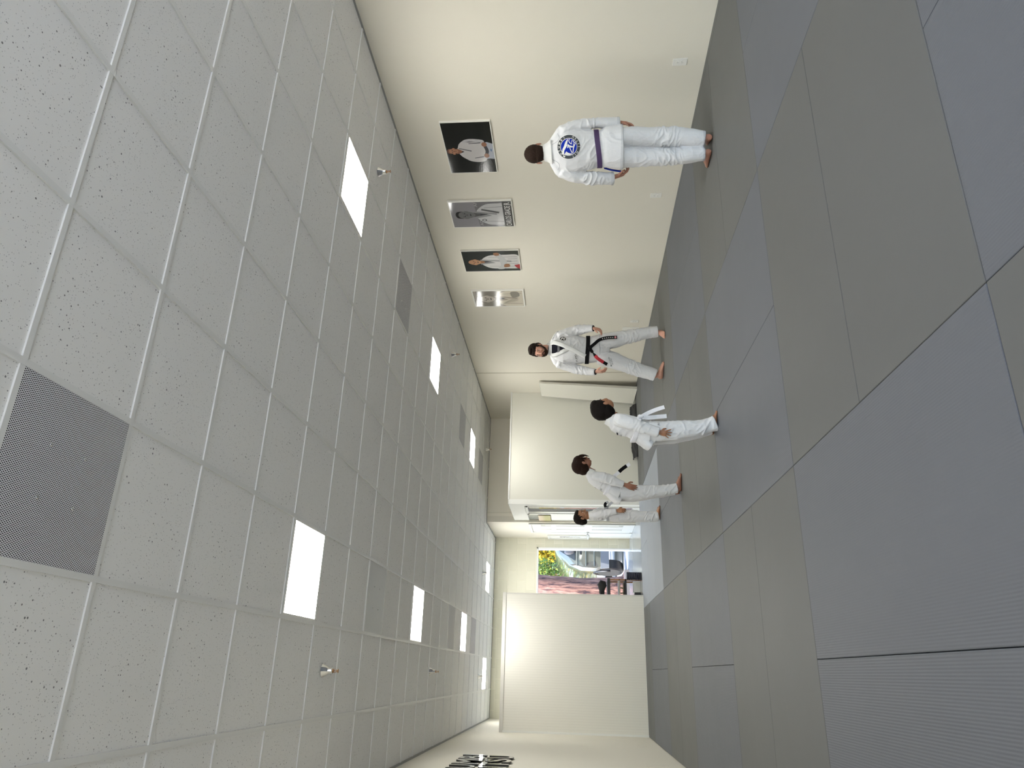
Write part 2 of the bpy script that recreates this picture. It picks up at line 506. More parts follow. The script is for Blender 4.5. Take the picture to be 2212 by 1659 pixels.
# ------------------------------------------------------------------ ceiling lights, vents, sprinklers
def light(i, j, label):
    x, y = (j+.5)*TILE, (i+.5)*TILE
    t = thing('ceiling_light', (x, y, H), label, 'ceiling light', 'square ceiling lights')
    h = TILE/2-.012
    q = MB(); w = .012
    for a, b in (((-h, -h), (-h+w, h)), ((h-w, -h), (h, h)), ((-h+w, -h), (h-w, -h+w)), ((-h+w, h-w), (h-w, h))): q.box((*a, -.003), (*b, .005))
    q.build('frame', m_plate, t)
    q = MB(); q.box((-h+w, -h+w, -.001), (h-w, h-w, .004)); q.build('diffuser', m_lamp, t)
    return t
LT = [(0, 0, 'square ceiling light in the left row, nearest and largest in view'),
      (6, 0, 'square ceiling light in the left row, second away, beyond the silvery vent'),
      (12, 0, 'square ceiling light in the left row, third away, between two grey vents'),
      (17, -1, 'square ceiling light above and behind the partition near the block wall'),
      (17, 2, 'farthest square ceiling light on the doorway side, in front of the block wall'),
      (0, 5, 'square ceiling light in the right row, nearest the posters'),
      (6, 5, 'square ceiling light in the right row, above the man with the black belt'),
      (12, 5, 'square ceiling light in the right row, in front of the office wall'),
      (-6, 0, 'square ceiling light behind the camera, left row'), (-6, 5, 'square ceiling light behind the camera, right row')]
for a in LT: light(*a)
def vent(i, j, label, screws=True, m=None):
    x, y = (j+.5)*TILE, (i+.5)*TILE
    t = thing('ceiling_vent', (x, y, H), label, 'ceiling vent', 'perforated ceiling vents')
    h = TILE/2-.0125
    q = MB(); q.box((-h, -h, -.001), (h, h, .005)); q.build('perforated_panel', m or m_perf, t)
    if screws:
        for sx in (-.09, .09):
            for sy in (-.09, .09):
                q = MB(); q.lathe((sx, sy, -.005), [(.001, 0), (.006, .0015), (.007, .004)], 12); q.build('screw', m_chrome, t, smooth=True)
    return t
m_pf2 = mat('aluminium_panel', (.36, .37, .38), .28, metal=.85)
kk = N(m_pf2); s_ = kk.n('SeparateXYZ'); kk.l(kk.obj(), s_.inputs[0])
kk.bump(kk.math('MULTIPLY', kk.math('SINE', kk.math('MULTIPLY', s_.outputs[0], 420)), kk.math('SINE', kk.math('MULTIPLY', s_.outputs[1], 420))), .5, .002)
vent(-4, 0, 'large perforated ceiling vent in the left row, closest to the camera with four screws')
vent(3, 0, 'silvery perforated ceiling vent between the first and second lights of the left row', m=m_pf2)
vent(10, 0, 'grey perforated ceiling vent just before the third light of the left row', False)
vent(14, 0, 'grey perforated ceiling vent just beyond the third light of the left row', False)
vent(3, 5, 'perforated ceiling vent between the first and second lights of the right row')
vent(10, 5, 'perforated ceiling vent just before the third light of the right row', False)
vent(14, 5, 'perforated ceiling vent just beyond the third light of the right row', False)

def sprinkler(x, y, label):
    t = thing('sprinkler_head', (x, y, H), label, 'sprinkler', 'ceiling sprinkler heads')
    q = MB(); q.lathe((0, 0, 0), [(.012, -.068), (.019, -.072), (.023, -.066), (.023, -.042), (.026, -.038), (.044, -.004), (.046, 0), (.030, 0)], 32)
    q.build('escutcheon', m_chrome, t, smooth='auto')
    q = MB(); q.lathe((0, 0, 0), [(.010, -.080), (.012, -.078), (.014, -.066), (.006, -.06)], 16)
    q.tube([(.010, 0, -.078), (.011, 0, -.092), (.002, 0, -.104)], .0018, 6); q.tube([(-.010, 0, -.078), (-.011, 0, -.092), (-.002, 0, -.104)], .0018, 6)
    q.tube([(0, 0, -.075), (0, 0, -.11)], .0025, 8)
    q.build('nozzle', m_brass, t, smooth=True)
    q = MB(); q.lathe((0, 0, 0), [(.003, -.1125), (.014, -.112), (.014, -.109), (.003, -.108)], 16); q.build('deflector', m_brass, t)
    return t
for x, y, l in ((3.94, .84, 'chrome sprinkler head beside the nearest right row light'), (4.02, 5.08, 'chrome sprinkler head above the man with the black belt'),
                (3.92, 9.55, 'chrome sprinkler head above the office roof'), (-.30, .89, 'chrome sprinkler head nearest the camera, left of the first light'),
                (-.29, 4.93, 'chrome sprinkler head in the left row, middle of the ceiling'), (-.35, 9.77, 'chrome sprinkler head behind the partition'),
                (1.51, 9.83, 'chrome sprinkler head in front of the farthest doorway light')):
    sprinkler(x, y, l)

# ------------------------------------------------------------------ floor mats, blocks of two in a basket pattern
xs = [XL+.004, .795, 2.745, 4.70]
ys = [-4.50, -2.52, -.56, 1.42, 3.46, 5.52, 7.42, 8.50]
rows = ['at the camera', 'in the front row', 'in the second row', 'in the third row', 'in the fourth row', 'in the fifth row', 'in the last row']
cols = ['along the left wall', 'in the middle column', 'along the right wall']
def floor_mat(x0, x1, y0, y1, m, label):
    q = MB(); g = .0012
    q.box((x0+g, y0+g, FL+.001), (x1-g, y1-g, 0))
    o = q.build('floor_mat', m, bevel=.0035)
    tag(o, label, 'floor mat', 'grey foam floor mats')
for ri in range(len(ys)-1):
    for ci in range(3):
        x0, x1, y0, y1 = xs[ci], xs[ci+1], ys[ri], ys[ri+1]
        dark = (ri+ci) % 2 == 1
        if ri == 6: dark = ci == 1
        r_, c_ = rows[ri], cols[ci]
        if dark:
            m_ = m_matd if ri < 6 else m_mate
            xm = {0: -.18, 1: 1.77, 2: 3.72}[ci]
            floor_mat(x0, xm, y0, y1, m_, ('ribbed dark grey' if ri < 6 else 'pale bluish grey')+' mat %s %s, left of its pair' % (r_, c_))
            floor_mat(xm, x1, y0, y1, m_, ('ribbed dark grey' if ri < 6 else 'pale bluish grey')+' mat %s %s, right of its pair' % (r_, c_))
        else:
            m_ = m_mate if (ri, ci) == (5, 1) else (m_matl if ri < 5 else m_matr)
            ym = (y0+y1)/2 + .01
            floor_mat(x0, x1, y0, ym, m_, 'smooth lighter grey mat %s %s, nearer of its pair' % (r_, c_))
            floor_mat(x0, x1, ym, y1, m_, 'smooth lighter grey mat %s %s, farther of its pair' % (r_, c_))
for ri in range(len(ys)-1):
    floor_mat(4.70, XR-.002, ys[ri], ys[ri+1], m_matd if ri % 2 else m_matl, 'narrow grey filler mat strip against the right wall, %s' % rows[ri])
box_struct('trim_12', (XL+.002, YB+.002, FL), (XR-.002, ys[0], -.002), mat('bounce_floor', (.62, .58, .50), .35), 'unseen pale floor behind the camera, added to bounce sun onto the ceiling')  # out of view; pale slab added to throw sunlight up at the ceiling

# ------------------------------------------------------------------ wall plates
def plate(name, y, z, w, h, label, outlet=True):
    t = thing(name, (XR, y, z), label, 'wall outlet' if outlet else 'wall plate', 'electrical plates on the right wall' if outlet else None)
    q = MB(); q.box((-.006, -w/2, -h/2), (0, w/2, h/2)); q.build('plate', m_plate, t, bevel=.003)
    if outlet:
        for dz in (-.019, .019):
            q = MB(); q.loft([(-.009, 0, dz), (-.006, 0, dz)], [(.014, .016)]*2, 20, ref=(0, 0, 1)); s = q.build('socket', m_plate, t)
            q = MB(); q.box((-.0096, -.0065, dz-.002), (-.0088, -.0045, dz+.007)); q.box((-.0096, .0045, dz-.002), (-.0088, .0065, dz+.006)); q.lathe((-.009, 0, dz-.008), [(.002, 0), (.002, .002)], 8)
            q.build('slot', m_slot, s)
plate('wall_outlet', .52, .22, .080, .125, 'white outlet low on the right wall nearest the camera')
plate('wall_outlet', 2.44, .23, .080, .125, 'white outlet low on the wall below the named portrait poster')
plate('wall_outlet', 5.58, .23, .075, .125, 'white outlet low on the wall just right of the black belt man')
plate('wall_plate', 5.88, .27, .20, .26, 'blank square plate on the wall behind the black belt man', False)
for y, z, w, h, l in ((6.80, .25, .08, .13, 'small blank plate low on the left wall near the partition'), (4.45, .29, .34, .25, 'wide blank plate low on the left wall at the picture edge')):
    q = MB(); q.box((XL, y-w/2, z-h/2), (XL+.006, y+w/2, z+h/2)); tag(q.build('wall_plate', m_wall, bevel=.002), l, 'wall plate')

# ------------------------------------------------------------------ mirror letters on the left wall
m_letter = mat('mirror_acrylic', (.62, .62, .60), .04, metal=1)
m_lside = mat('letter_side', (.01, .01, .01), .4)
def letter(ch, y0, y1, z0, z1, label):
    vs, fs = glyph(ch)
    u0 = min(v[0] for v in vs); u1 = max(v[0] for v in vs); w0 = min(v[1] for v in vs); w1 = max(v[1] for v in vs)
    y0, y1 = -4.43+(y0+4.43)*.975, -4.43+(y1+4.43)*.975; z0, z1 = 1.18+(z0-1.18)*.975, 1.18+(z1-1.18)*.975
    P = [((y0+(y1-y0)*(v[0]-u0)/(u1-u0)), z0+(z1-z0)*(v[1]-w0)/(w1-w0)) for v in vs]
    bm = bmesh.new()
    V = [bm.verts.new((XL+.024, a, b)) for a, b in P]
    for f in fs:
        try: bm.faces.new([V[i] for i in f])
        except ValueError: pass
    F = list(bm.faces)
    r = bmesh.ops.extrude_face_region(bm, geom=F)
    for e in r['geom']:
        if isinstance(e, bmesh.types.BMVert): e.co.x -= .018
    bmesh.ops.recalc_face_normals(bm, faces=bm.faces)
    me = bpy.data.meshes.new('wall_letter'); me.materials.append(m_lside); me.materials.append(m_letter)
    for f in bm.faces:
        f.material_index = 1 if abs(f.normal.x) > .9 and f.calc_center_median().x > XL+.02 else 0
    bm.to_mesh(me); bm.free()
    o = bpy.data.objects.new('wall_letter', me); COL.objects.link(o)
    tag(o, label, 'letter', 'mirror letters on the left wall')
for ch, y0, y1, z0, z1, l in (('I', 4.84, 4.91, 2.19, 2.47, 'mirror letter I ending the upper row'), ('B', 4.47, 4.76, 2.19, 2.47, 'mirror letter B in the upper row'),
        ('M', 3.98, 4.40, 2.19, 2.47, 'mirror letter M in the upper row'), ('U', 3.60, 3.90, 2.19, 2.47, 'mirror letter U starting the visible upper row'),
        ('U', 4.61, 4.91, 1.87, 2.16, 'mirror letter U ending the lower row'), ('S', 4.25, 4.54, 1.87, 2.16, 'mirror letter S in the lower row'),
        ('T', 3.90, 4.20, 1.87, 2.16, 'mirror letter T in the lower row'), ('I', 3.74, 3.81, 1.87, 2.16, 'mirror letter I in the lower row at the frame edge')):
    letter(ch, y0, y1, z0, z1, l)

# ------------------------------------------------------------------ posters
def poly_ell(cx, cy, rx, ry, n=24, a0=0, a1=2*PI):
    return [(cx+rx*math.cos(a0+(a1-a0)*i/n), cy+ry*math.sin(a0+(a1-a0)*i/n)) for i in range(n if a1-a0 > 6.28 else n+1)]
def spline(pts, n=5, closed=True):
    out = []; L = len(pts)
    for i in range(L if closed else L-1):
        p0, p1, p2, p3 = (Vector(pts[(i+k-1) % L] if closed else pts[min(max(i+k-1, 0), L-1)]) for k in range(4))
        for j in range(n):
            t = j/n
            out.append(tuple(.5*((2*p1)+(p2-p0)*t+(2*p0-5*p1+4*p2-p3)*t*t+(3*p1-p0-3*p2+p3)*t**3)))
    if not closed: out.append(tuple(pts[-1]))
    return out
def ink(name, c):
    return mat('ink_'+name, c, .08, spec=.32)
def wavy(m):
    if m.get('wavy'): return m
    m['wavy'] = 1
    k = N(m); nz = k.n('TexNoise', Scale=75.0, Detail=2.0); k.l(k.pos(), nz.inputs['Vector']); k.bump(nz.outputs['Fac'], .05, .003)
    return m
class Poster:
    def __init__(s, y0, y1, z0, z1, label, border=None):
        s.t = thing('wall_poster', (XR, (y0+y1)/2, z0), label, 'poster')
        s.w, s.h = y1-y0, z1-z0
        q = MB(); q.box((-.022, -s.w/2, 0), (0, s.w/2, s.h)); q.build('backing_board', m_plate, s.t)
        s.q = MB(); s.k = 0; s.border = border or .008
    def poly(s, pts, m):
        """pts in 0..1, u to the viewer's right, v up"""
        s.k += 1; b = s.border
        W, Hh = s.w-2*b, s.h-2*b
        x = -.0225-.00012*s.k
        P = [(x, (s.w/2-b)-min(max(u, 0), 1)*W, b+min(max(v, 0), 1)*Hh) for u, v in pts]
        bm = bmesh.new(); vs = [bm.verts.new(p) for p in P]
        try: f = bm.faces.new(vs)
        except ValueError: bm.free(); return
        bmesh.ops.triangulate(bm, faces=[f])
        bm.verts.index_update()
        fs = []
        for f in bm.faces:
            f.normal_update()
            i = [v.index for v in f.verts]
            fs.append(i if f.normal.x < 0 else i[::-1])
        s.q.add([v.co for v in bm.verts], fs, wavy(m)); bm.free()
    def text(s, txt, cx, v0, hgt, wid, m):
        vs, fs = glyph(txt)
        u0 = min(v[0] for v in vs); u1 = max(v[0] for v in vs)
        s.k += 1; b = s.border
        W, Hh = s.w-2*b, s.h-2*b
        x = -.0225-.00012*s.k
        P = [(x, (s.w/2-b)-(cx+((v[0]-u0)/(u1-u0)-.5)*wid)*W, b+(v0+v[1]*hgt)*Hh) for v in vs]
        s.q.add(P, [f[::-1] for f in fs], m)
    def done(s):
        me = bpy.data.meshes.new('print'); me.from_pydata(s.q.v, [], s.q.f)
        for m in s.q.mats: me.materials.append(m)
        me.polygons.foreach_set('material_index', s.q.m)
        bm = bmesh.new(); bm.from_mesh(me)
        for f in bm.faces:
            f.normal_update()
            if f.normal.x > 0: f.normal_flip()
        bm.to_mesh(me); bm.free()
        o = bpy.data.objects.new('print', me); COL.objects.link(o); o.parent = s.t
full = [(0, 0), (1, 0), (1, 1), (0, 1)]

p = Poster(1.145, 1.925, 1.98, 2.49, 'wide black glossy poster of a man in white uniform, nearest on the right wall')
p.poly(full, ink('black', (.008, .009, .008)))
p.poly([(.27, 0), (.29, .10), (.28, .2), (.60, .22), (.62, .12), (.58, 0)], ink('w4', (.42, .44, .50)))
p.poly(spline([(.46, .77), (.53, .74), (.60, .70), (.66, .60), (.69, .45), (.66, .28), (.66, .20), (.56, .20), (.48, .17), (.36, .15), (.25, .18), (.22, .33), (.24, .50), (.30, .62), (.36, .70)]), ink('w3', (.52, .50, .50)))
p.poly(spline([(.60, .20), (.66, .20), (.69, .45), (.665, .60), (.62, .62), (.64, .45)]), ink('w5', (.46, .45, .47)))
p.poly([(.595, .50), (.605, .50), (.615, .25), (.60, .25)], ink('g1', (.06, .06, .07)))
p.poly([(.30, .42), (.31, .42), (.335, .22), (.32, .22)], ink('g1', (.06, .06, .07)))
p.poly([(.40, .74), (.44, .62), (.50, .74)], ink('g2', (.02, .03, .04)))
p.poly(spline([(.41, .80), (.50, .80), (.49, .72), (.45, .66), (.41, .72)]), ink('skin2', (.28, .14, .09)))
p.poly([(.50, .72), (.52, .73), (.46, .46), (.44, .47)], ink('g3', (.16, .16, .17)))
p.poly(poly_ell(.457, .86, .048, .115), ink('skin1', (.42, .21, .13)))
p.poly(poly_ell(.40, .84, .012, .03), ink('skin1', (.42, .21, .13))); p.poly(poly_ell(.512, .84, .012, .03), ink('skin1', (.42, .21, .13)))
p.poly(spline([(.41, .89), (.415, .96), (.457, .985), (.50, .96), (.506, .89), (.49, .93), (.457, .945), (.425, .93)]), ink('skin3', (.20, .10, .07)))
for u in (.44, .476): p.poly(poly_ell(u, .875, .010, .009, 10), ink('g2', (.02, .03, .04)))
p.poly(poly_ell(.457, .80, .018, .012, 12), ink('skin2', (.28, .14, .09))); p.poly(poly_ell(.457, .835, .008, .02, 12), ink('skin3', (.20, .10, .07)))
p.poly(spline([(.37, .13), (.45, .10), (.55, .14), (.55, .20), (.45, .17), (.37, .19)]), ink('g1', (.06, .06, .07)))
for u, v in ((.35, .16), (.575, .18)): p.poly(poly_ell(u, v, .045, .055), ink('skin2', (.28, .14, .09)))
p.poly(poly_ell(.46, .05, .03, .014, 10), ink('b1', (.10, .18, .30)))
p.done()

def gi_man(p, cx, head_v, hr, hv, tone, top, w=.42, dark=(.05, .05, .055), armx=False, lap=True):
    sk, sk2, gi, gi2 = tone
    sh = head_v-hv*1.35
    p.poly(spline([(cx, sh+.04), (cx+w*.5, sh), (cx+w*.95, sh-.14), (cx+w*1.02, .22), (cx+w*.95, top), (cx, top-.02), (cx-w*.95, top), (cx-w*1.02, .25), (cx-w*.95, sh-.14), (cx-w*.5, sh)]), gi)
    for s in (-1, 1):
        p.poly([(cx+s*w*.62, sh-.10), (cx+s*w*.66, sh-.11), (cx+s*w*.74, top+.02), (cx+s*w*.68, top+.02)], gi2)
    p.poly([(cx-hr*.75, sh+.05), (cx+hr*.75, sh+.05), (cx+hr*.1, sh-.16)], ink('dk', dark))
    p.poly(spline([(cx-hr*.5, head_v), (cx+hr*.5, head_v), (cx+hr*.55, sh+.03), (cx, sh-.03), (cx-hr*.55, sh+.03)]), sk2)
    if lap:
        p.poly([(cx+hr*.55, sh+.06), (cx+hr*1.0, sh+.04), (cx+.05, top+.12), (cx-.02, top+.12)], gi2)
        p.poly([(cx-hr*.55, sh+.06), (cx-hr*1.0, sh+.04), (cx-.05, sh-.22), (cx+.01, sh-.16)], gi2)
    p.poly(poly_ell(cx, head_v, hr, hv), sk)
    p.poly(poly_ell(cx-hr, head_v-.01, hr*.15, hv*.25, 12), sk); p.poly(poly_ell(cx+hr, head_v-.01, hr*.15, hv*.25, 12), sk)
    for s in (-1, 1):
        p.poly(poly_ell(cx+s*hr*.4, head_v+hv*.12, hr*.17, hv*.07, 12), ink('dk', dark))
        p.poly([(cx+s*hr*.62, head_v+hv*.27), (cx+s*hr*.2, head_v+hv*.25), (cx+s*hr*.2, head_v+hv*.30), (cx+s*hr*.62, head_v+hv*.33)], sk2)
    p.poly([(cx-hr*.08, head_v+hv*.1), (cx+hr*.1, head_v+hv*.1), (cx+hr*.2, head_v-hv*.22), (cx-hr*.2, head_v-hv*.22)], sk2)
    p.poly(poly_ell(cx, head_v-hv*.5, hr*.36, hv*.07, 14), ink('dk', dark))

p = Poster(2.435, 2.955, 1.87, 2.62, 'grey portrait poster captioned CARLOS GRACIE JR.', .012)
p.poly(full, ink('grey1', (.26, .25, .27)))
p.poly([(0, .15), (1, .15), (1, .60), (0, .56)], ink('grey2', (.17, .165, .175)))
p.text('AO', .16, .50, .055, .22, ink('grey3', (.42, .41, .43))); p.text('AF', .90, .55, .05, .18, ink('grey3', (.42, .41, .43)))
g_ = lambda n, v: ink('mono_'+n, (v, v, v*1.02))
gi_man(p, .50, .76, .14, .155, (g_('a', .16), g_('b', .10), g_('c', .50), g_('d', .26)), .13, .42)
p.poly(spline([(.36, .80), (.38, .90), (.50, .93), (.62, .90), (.64, .80), (.60, .86), (.50, .885), (.40, .86)]), g_('e', .02))
p.poly([(.68, .50), (.735, .485), (.60, .20), (.54, .22)], g_('f', .08)); p.poly(poly_ell(.28, .47, .045, .04), g_('f', .08)); p.poly(poly_ell(.28, .47, .028, .024), g_('c', .50))
p.poly([(0, 0), (1, 0), (1, .145), (0, .145)], g_('g', .055))
p.text('CARLOS GRACIE JR.', .5, .028, .092, .93, ink('white', (.82, .82, .82)))
p.done()

p = Poster(3.485, 3.995, 1.865, 2.62, 'dark portrait poster of a bald man in white uniform with folded arms', .008)
p.poly(full, ink('dkgreen', (.022, .026, .024)))
gi_man(p, .47, .80, .125, .115, (ink('skin4', (.42, .23, .13)), ink('skin5', (.26, .13, .07)), ink('w6', (.55, .54, .53)), ink('w7', (.26, .26, .26))), .02, .34, lap=True)
p.poly(spline([(.12, .40), (.30, .34), (.60, .36), (.84, .44), (.88, .34), (.60, .24), (.30, .22), (.12, .28)]), ink('w8', (.45, .45, .45)))
p.poly(spline([(.78, .42), (.90, .44), (.92, .36), (.80, .34)]), ink('skin5', (.26, .13, .07))); p.poly(spline([(.20, .28), (.34, .27), (.36, .19), (.22, .18)]), ink('skin5', (.26, .13, .07)))
for u in (.36, .48, .60, .70): p.poly([(u, .20), (u+.012, .20), (u+.03, .03), (u+.01, .03)], ink('w7', (.26, .26, .26)))
p.poly([(.10, .0), (.34, .0), (.30, .10), (.16, .06)], ink('red', (.32, .02, .03)))
p.done()

p = Poster(4.52, 5.01, 1.87, 2.62, 'sepia portrait poster in cream frame, farthest of the four posters', .02)
p.poly(full, ink('sep1', (.34, .31, .26)))
p.poly([(0, .45), (.45, .5), (.45, 1), (0, 1)], ink('sep2', (.20, .18, .15)))
p.poly([(.65, .55), (1, .5), (1, .95), (.65, .95)], ink('sep2', (.20, .18, .15)))
gi_man(p, .50, .74, .20, .165, (ink('sep3', (.42, .38, .32)), ink('sep4', (.16, .14, .12)), ink('sep5', (.60, .55, .45)), ink('sep6', (.34, .30, .25))), .0, .48, dark=(.07, .06, .05))
p.poly(spline([(.30, .80), (.32, .93), (.50, .97), (.68, .93), (.70, .80), (.62, .87), (.5, .885), (.38, .87)]), ink('sep7', (.08, .07, .06)))
p.poly(spline([(.60, .22), (.92, .24), (.94, .10), (.72, .06), (.60, .12)]), ink('sep8', (.24, .22, .19)))
for k_ in range(6): p.poly([(.16+.03*k_, .44-.02*k_), (.17+.03*k_, .44-.02*k_), (.40+.05*k_, .10), (.385+.05*k_, .10)], ink('sep6', (.34, .30, .25)))
p.done()

# ------------------------------------------------------------------ leaning pad, black cloth
t = thing('padded_panel', (4.66, 8.2, 0), 'tall white vinyl padded panel leaning against the right wall beside the office', 'padded panel')
nb, nt_ = Vector((4.630, 8.03, 0.002)), Vector((4.715, 7.96, 1.80))
fb, ft = Vector((4.50, 8.48, .045)), Vector((4.675, 8.50, 1.77))
rt = t.matrix_basis.inverted()
off = Vector((4.66, 8.2, 0))
thk = Vector((.045, .018, 0))
q = MB(); n1, n2 = 14, 6
vs = []; fs = []
for side in (0, 1):
    for i in range(n1+1):
        for j in range(n2+1):
            a, b = i/n1, j/n2
            P = (nb*(1-b)+fb*b)*(1-a)+(nt_*(1-b)+ft*b)*a
            puff = .006*math.sin(PI*a)**.4*math.sin(PI*b)**.4 + .003*noise.noise(Vector((a*7, b*3, side)))
            vs.append(P-off+(thk+thk.normalized()*puff if side else -thk.normalized()*puff))
st = (n1+1)*(n2+1)
for side in (0, 1):
    for i in range(n1):
        for j in range(n2):
            a = side*st+i*(n2+1)+j
            fs.append((a, a+1, a+n2+2, a+n2+1))
for i in range(n1):
    for j in (0, n2):
        a = i*(n2+1)+j; fs.append((a, a+n2+1, a+n2+1+st, a+st))
for j in range(n2):
    for i in (0, n1):
        a = i*(n2+1)+j; fs.append((a, a+1, a+1+st, a+st))
q.add(vs, fs); q.build('pad', m_vinyl_w, t, smooth='auto')
q = MB()
for a, b in ((nb, nt_), (nt_, ft), (ft, fb), (fb, nb)):
    for o_ in (Vector((0, 0, 0)), thk): q.tube([a-off+o_, (a+b)/2-off+o_, b-off+o_], .0045, 8)
q.build('piping', m_plate, t, smooth=True)
# crumpled black cloth at the foot of the office wall
q = MB(); nx_, ny_ = 60, 12
vs = []; fs = []
for i in range(nx_+1):
    for j in range(ny_+1):
        x = 3.42+1.02*i/nx_; v = j/ny_
        y = 8.30+.26*v - .05*noise.noise(Vector((x*4, v, 1)))
        z = .004+.10*max(0, math.sin(PI*min(1, v*.62+.02)))*(.75+.5*noise.noise(Vector((x*5, v*3, 4)))) + .018*abs(noise.noise(Vector((x*24, v*5, 2))))
        if v == 0: z = .003
        vs.append((x, y, max(z, .003)))
for i in range(nx_):
    for j in range(ny_):
        a = i*(ny_+1)+j; fs.append((a, a+1, a+ny_+2, a+ny_+1))
q.add(vs, fs); o = q.build('cloth', m_blackcloth, smooth=True); s_ = o.modifiers.new('solid', 'SOLIDIFY'); s_.thickness = .003
tag(o, 'crumpled black cloth on the floor along the foot of the office wall', 'cloth')
# ------------------------------------------------------------------ people
m_gi = mat('gi_cotton', (.69, .69, .705), .85, spec=.2, sheen=.2)
k = N(m_gi); w_ = k.n('TexNoise', Scale=330.0, Detail=2.0); k.l(k.obj(), w_.inputs['Vector'])
w2 = k.n('TexNoise', Scale=34.0, Detail=4.0); k.l(k.obj(), w2.inputs['Vector'])
k.bump(k.math('ADD', k.math('MULTIPLY', w_.outputs['Fac'], .2), w2.outputs['Fac']), .35, .006)
m_gi2 = mat('gi_trim', (.73, .73, .72), .8, spec=.2, bump=(200, .2))
m_stitch = mat('gi_stitch', (.33, .34, .38), .8)
m_bblack = mat('belt_black', (.006, .006, .007), .85, spec=.12, bump=(120, .3))
m_bpurple = mat('belt_purple', (.055, .026, .095), .65, bump=(120, .3))
m_bwhite = mat('belt_white', (.80, .80, .84), .75, bump=(120, .3))
m_red = mat('belt_red', (.42, .008, .02), .6)
m_embb = mat('embroidery_black', (.006, .006, .007), .9, spec=.1)
m_blue = mat('patch_blue', (.008, .028, .36), .8, spec=.15)
m_pgrey = mat('patch_grey', (.065, .072, .082), .9, spec=.15)
m_pwhite = mat('patch_white', (.82, .82, .80), .8)
def skin(name, c): return mat(name, c, .5, spec=.4, bump=(90, .12), sss=.12)
def hairm(name, c): return mat(name, c, .7, spec=.12, bump=(160, .9))

def remesh(mb, voxel, smooth=2):
    me = mb.mesh('tmp'); o = bpy.data.objects.new('tmp', me); COL.objects.link(o)
    r = o.modifiers.new('r', 'REMESH'); r.mode = 'VOXEL'; r.voxel_size = voxel; r.adaptivity = 0
    if smooth:
        s = o.modifiers.new('s', 'SMOOTH'); s.factor = .5; s.iterations = smooth
    dg = bpy.context.evaluated_depsgraph_get()
    out = bpy.data.meshes.new_from_object(o.evaluated_get(dg))
    bpy.data.objects.remove(o); bpy.data.meshes.remove(me)
    return out
def displace(me, fn):
    n = len(me.vertices)
    co = np.empty(n*3, np.float32); me.vertices.foreach_get('co', co)
    nr = np.empty(n*3, np.float32); me.vertex_normals.foreach_get('vector', nr)
    co = co.reshape(-1, 3); nr = nr.reshape(-1, 3)
    d = np.array([fn(Vector(p), Vector(q)) for p, q in zip(co.tolist(), nr.tolist())], np.float32)
    co += nr*d[:, None]
    me.vertices.foreach_set('co', co.ravel()); me.update()
def put(me, name, m, parent, smooth=True):
    me.name = name; me.materials.clear(); me.materials.append(m)
    if smooth: me.shade_smooth()
    o = bpy.data.objects.new(name, me); COL.objects.link(o); o.parent = parent
    return o
def ridge(p): return 1-abs(noise.noise(p))*2
def bvh_of(me):
    return BVHTree.FromPolygons([v.co for v in me.vertices], [tuple(p.vertices) for p in me.polygons])

def folds(zones, amp=.004, seed=0.0):
    """cloth folds: zones = [(centre, radius, amp, direction across the folds, freq)]"""
    def fn(p, n):
        d = amp*1.3*noise.noise(p*7+Vector((seed, 0, 0))) + amp*.9*(ridge(Vector((p.x*15+seed+noise.noise(p*4)*2, p.y*15, p.z*5+noise.noise(p*5)))) -.5)*max(0, .35+noise.noise(p*5+Vector((0, seed, 0)))*1.4)
        for c, r, a, ax, f in zones:
            w = (p-c).length/r
            if w < 1:
                w = (1-w*w)**1.5
                q = p + (ax*(p.dot(ax))*(f-1))
                q = q + Vector((noise.noise(p*9), noise.noise(p*9+Vector((5, 0, 0))), noise.noise(p*9+Vector((9, 0, 0)))))*.03
                g_ = max(0, ridge(q*10+Vector((seed+3, 1, 0)))); d += a*1.4*w*(g_*g_-.28)
        return d
    return fn

class HeadFrame:
    def __init__(s, c, yaw, pitch=0, tilt=0, k=1.0):
        """yaw 0 faces local +y (away from the camera), 180 faces the camera, -90 faces picture right"""
        s.M = Matrix.Rotation(yaw, 3, 'Z') @ Matrix.Rotation(tilt, 3, 'Y') @ Matrix.Rotation(pitch, 3, 'X'); s.c = Vector(c); s.k = k
    def p(s, x, y, z): return s.c + s.M @ Vector((x, y, z))*s.k
    def ball(s, mb, x, y, z, r, n=2, rot=None):
        M = s.M @ rot if rot is not None else s.M
        mb.ball(s.p(x, y, z), tuple(a*s.k for a in r), M, n)

def head_blobs(mb, hf, child=False):
    """z 0 = eye line; crown at .115, chin at -.115"""
    c = 1.0 if not child else 1.06
    hf.ball(mb, 0, -.012, .030, (.076*c, .096*c, .087*c), 3)
    hf.ball(mb, 0, .030, .000, (.066, .062, .075), 3)
    hf.ball(mb, 0, .030, -.050, (.056 if not child else .060, .056, .052), 3)
    hf.ball(mb, 0, .062, -.092 if not child else -.080, (.024, .022, .018))
    hf.ball(mb, 0, .076, .020, (.046, .013, .009))
    for s in (-1, 1):
        hf.ball(mb, s*.036, .064, -.030, (.024, .024, .024))
        hf.ball(mb, s*.080*c, -.006, -.008, (.007, .018, .031), 2, Matrix.Rotation(s*R(-18), 3, 'Z'))
        hf.ball(mb, s*.012, .097, -.033, (.008, .008, .006))
    mb.loft([hf.p(0, .088, .012), hf.p(0, .098, -.010), hf.p(0, .108, -.030), hf.p(0, .094, -.038)], [.007*hf.k, .009*hf.k, .012*hf.k, .008*hf.k], 10)
    hf.ball(mb, 0, .086, -.056, (.022, .010, .006)); hf.ball(mb, 0, .085, -.066, (.019, .010, .007))
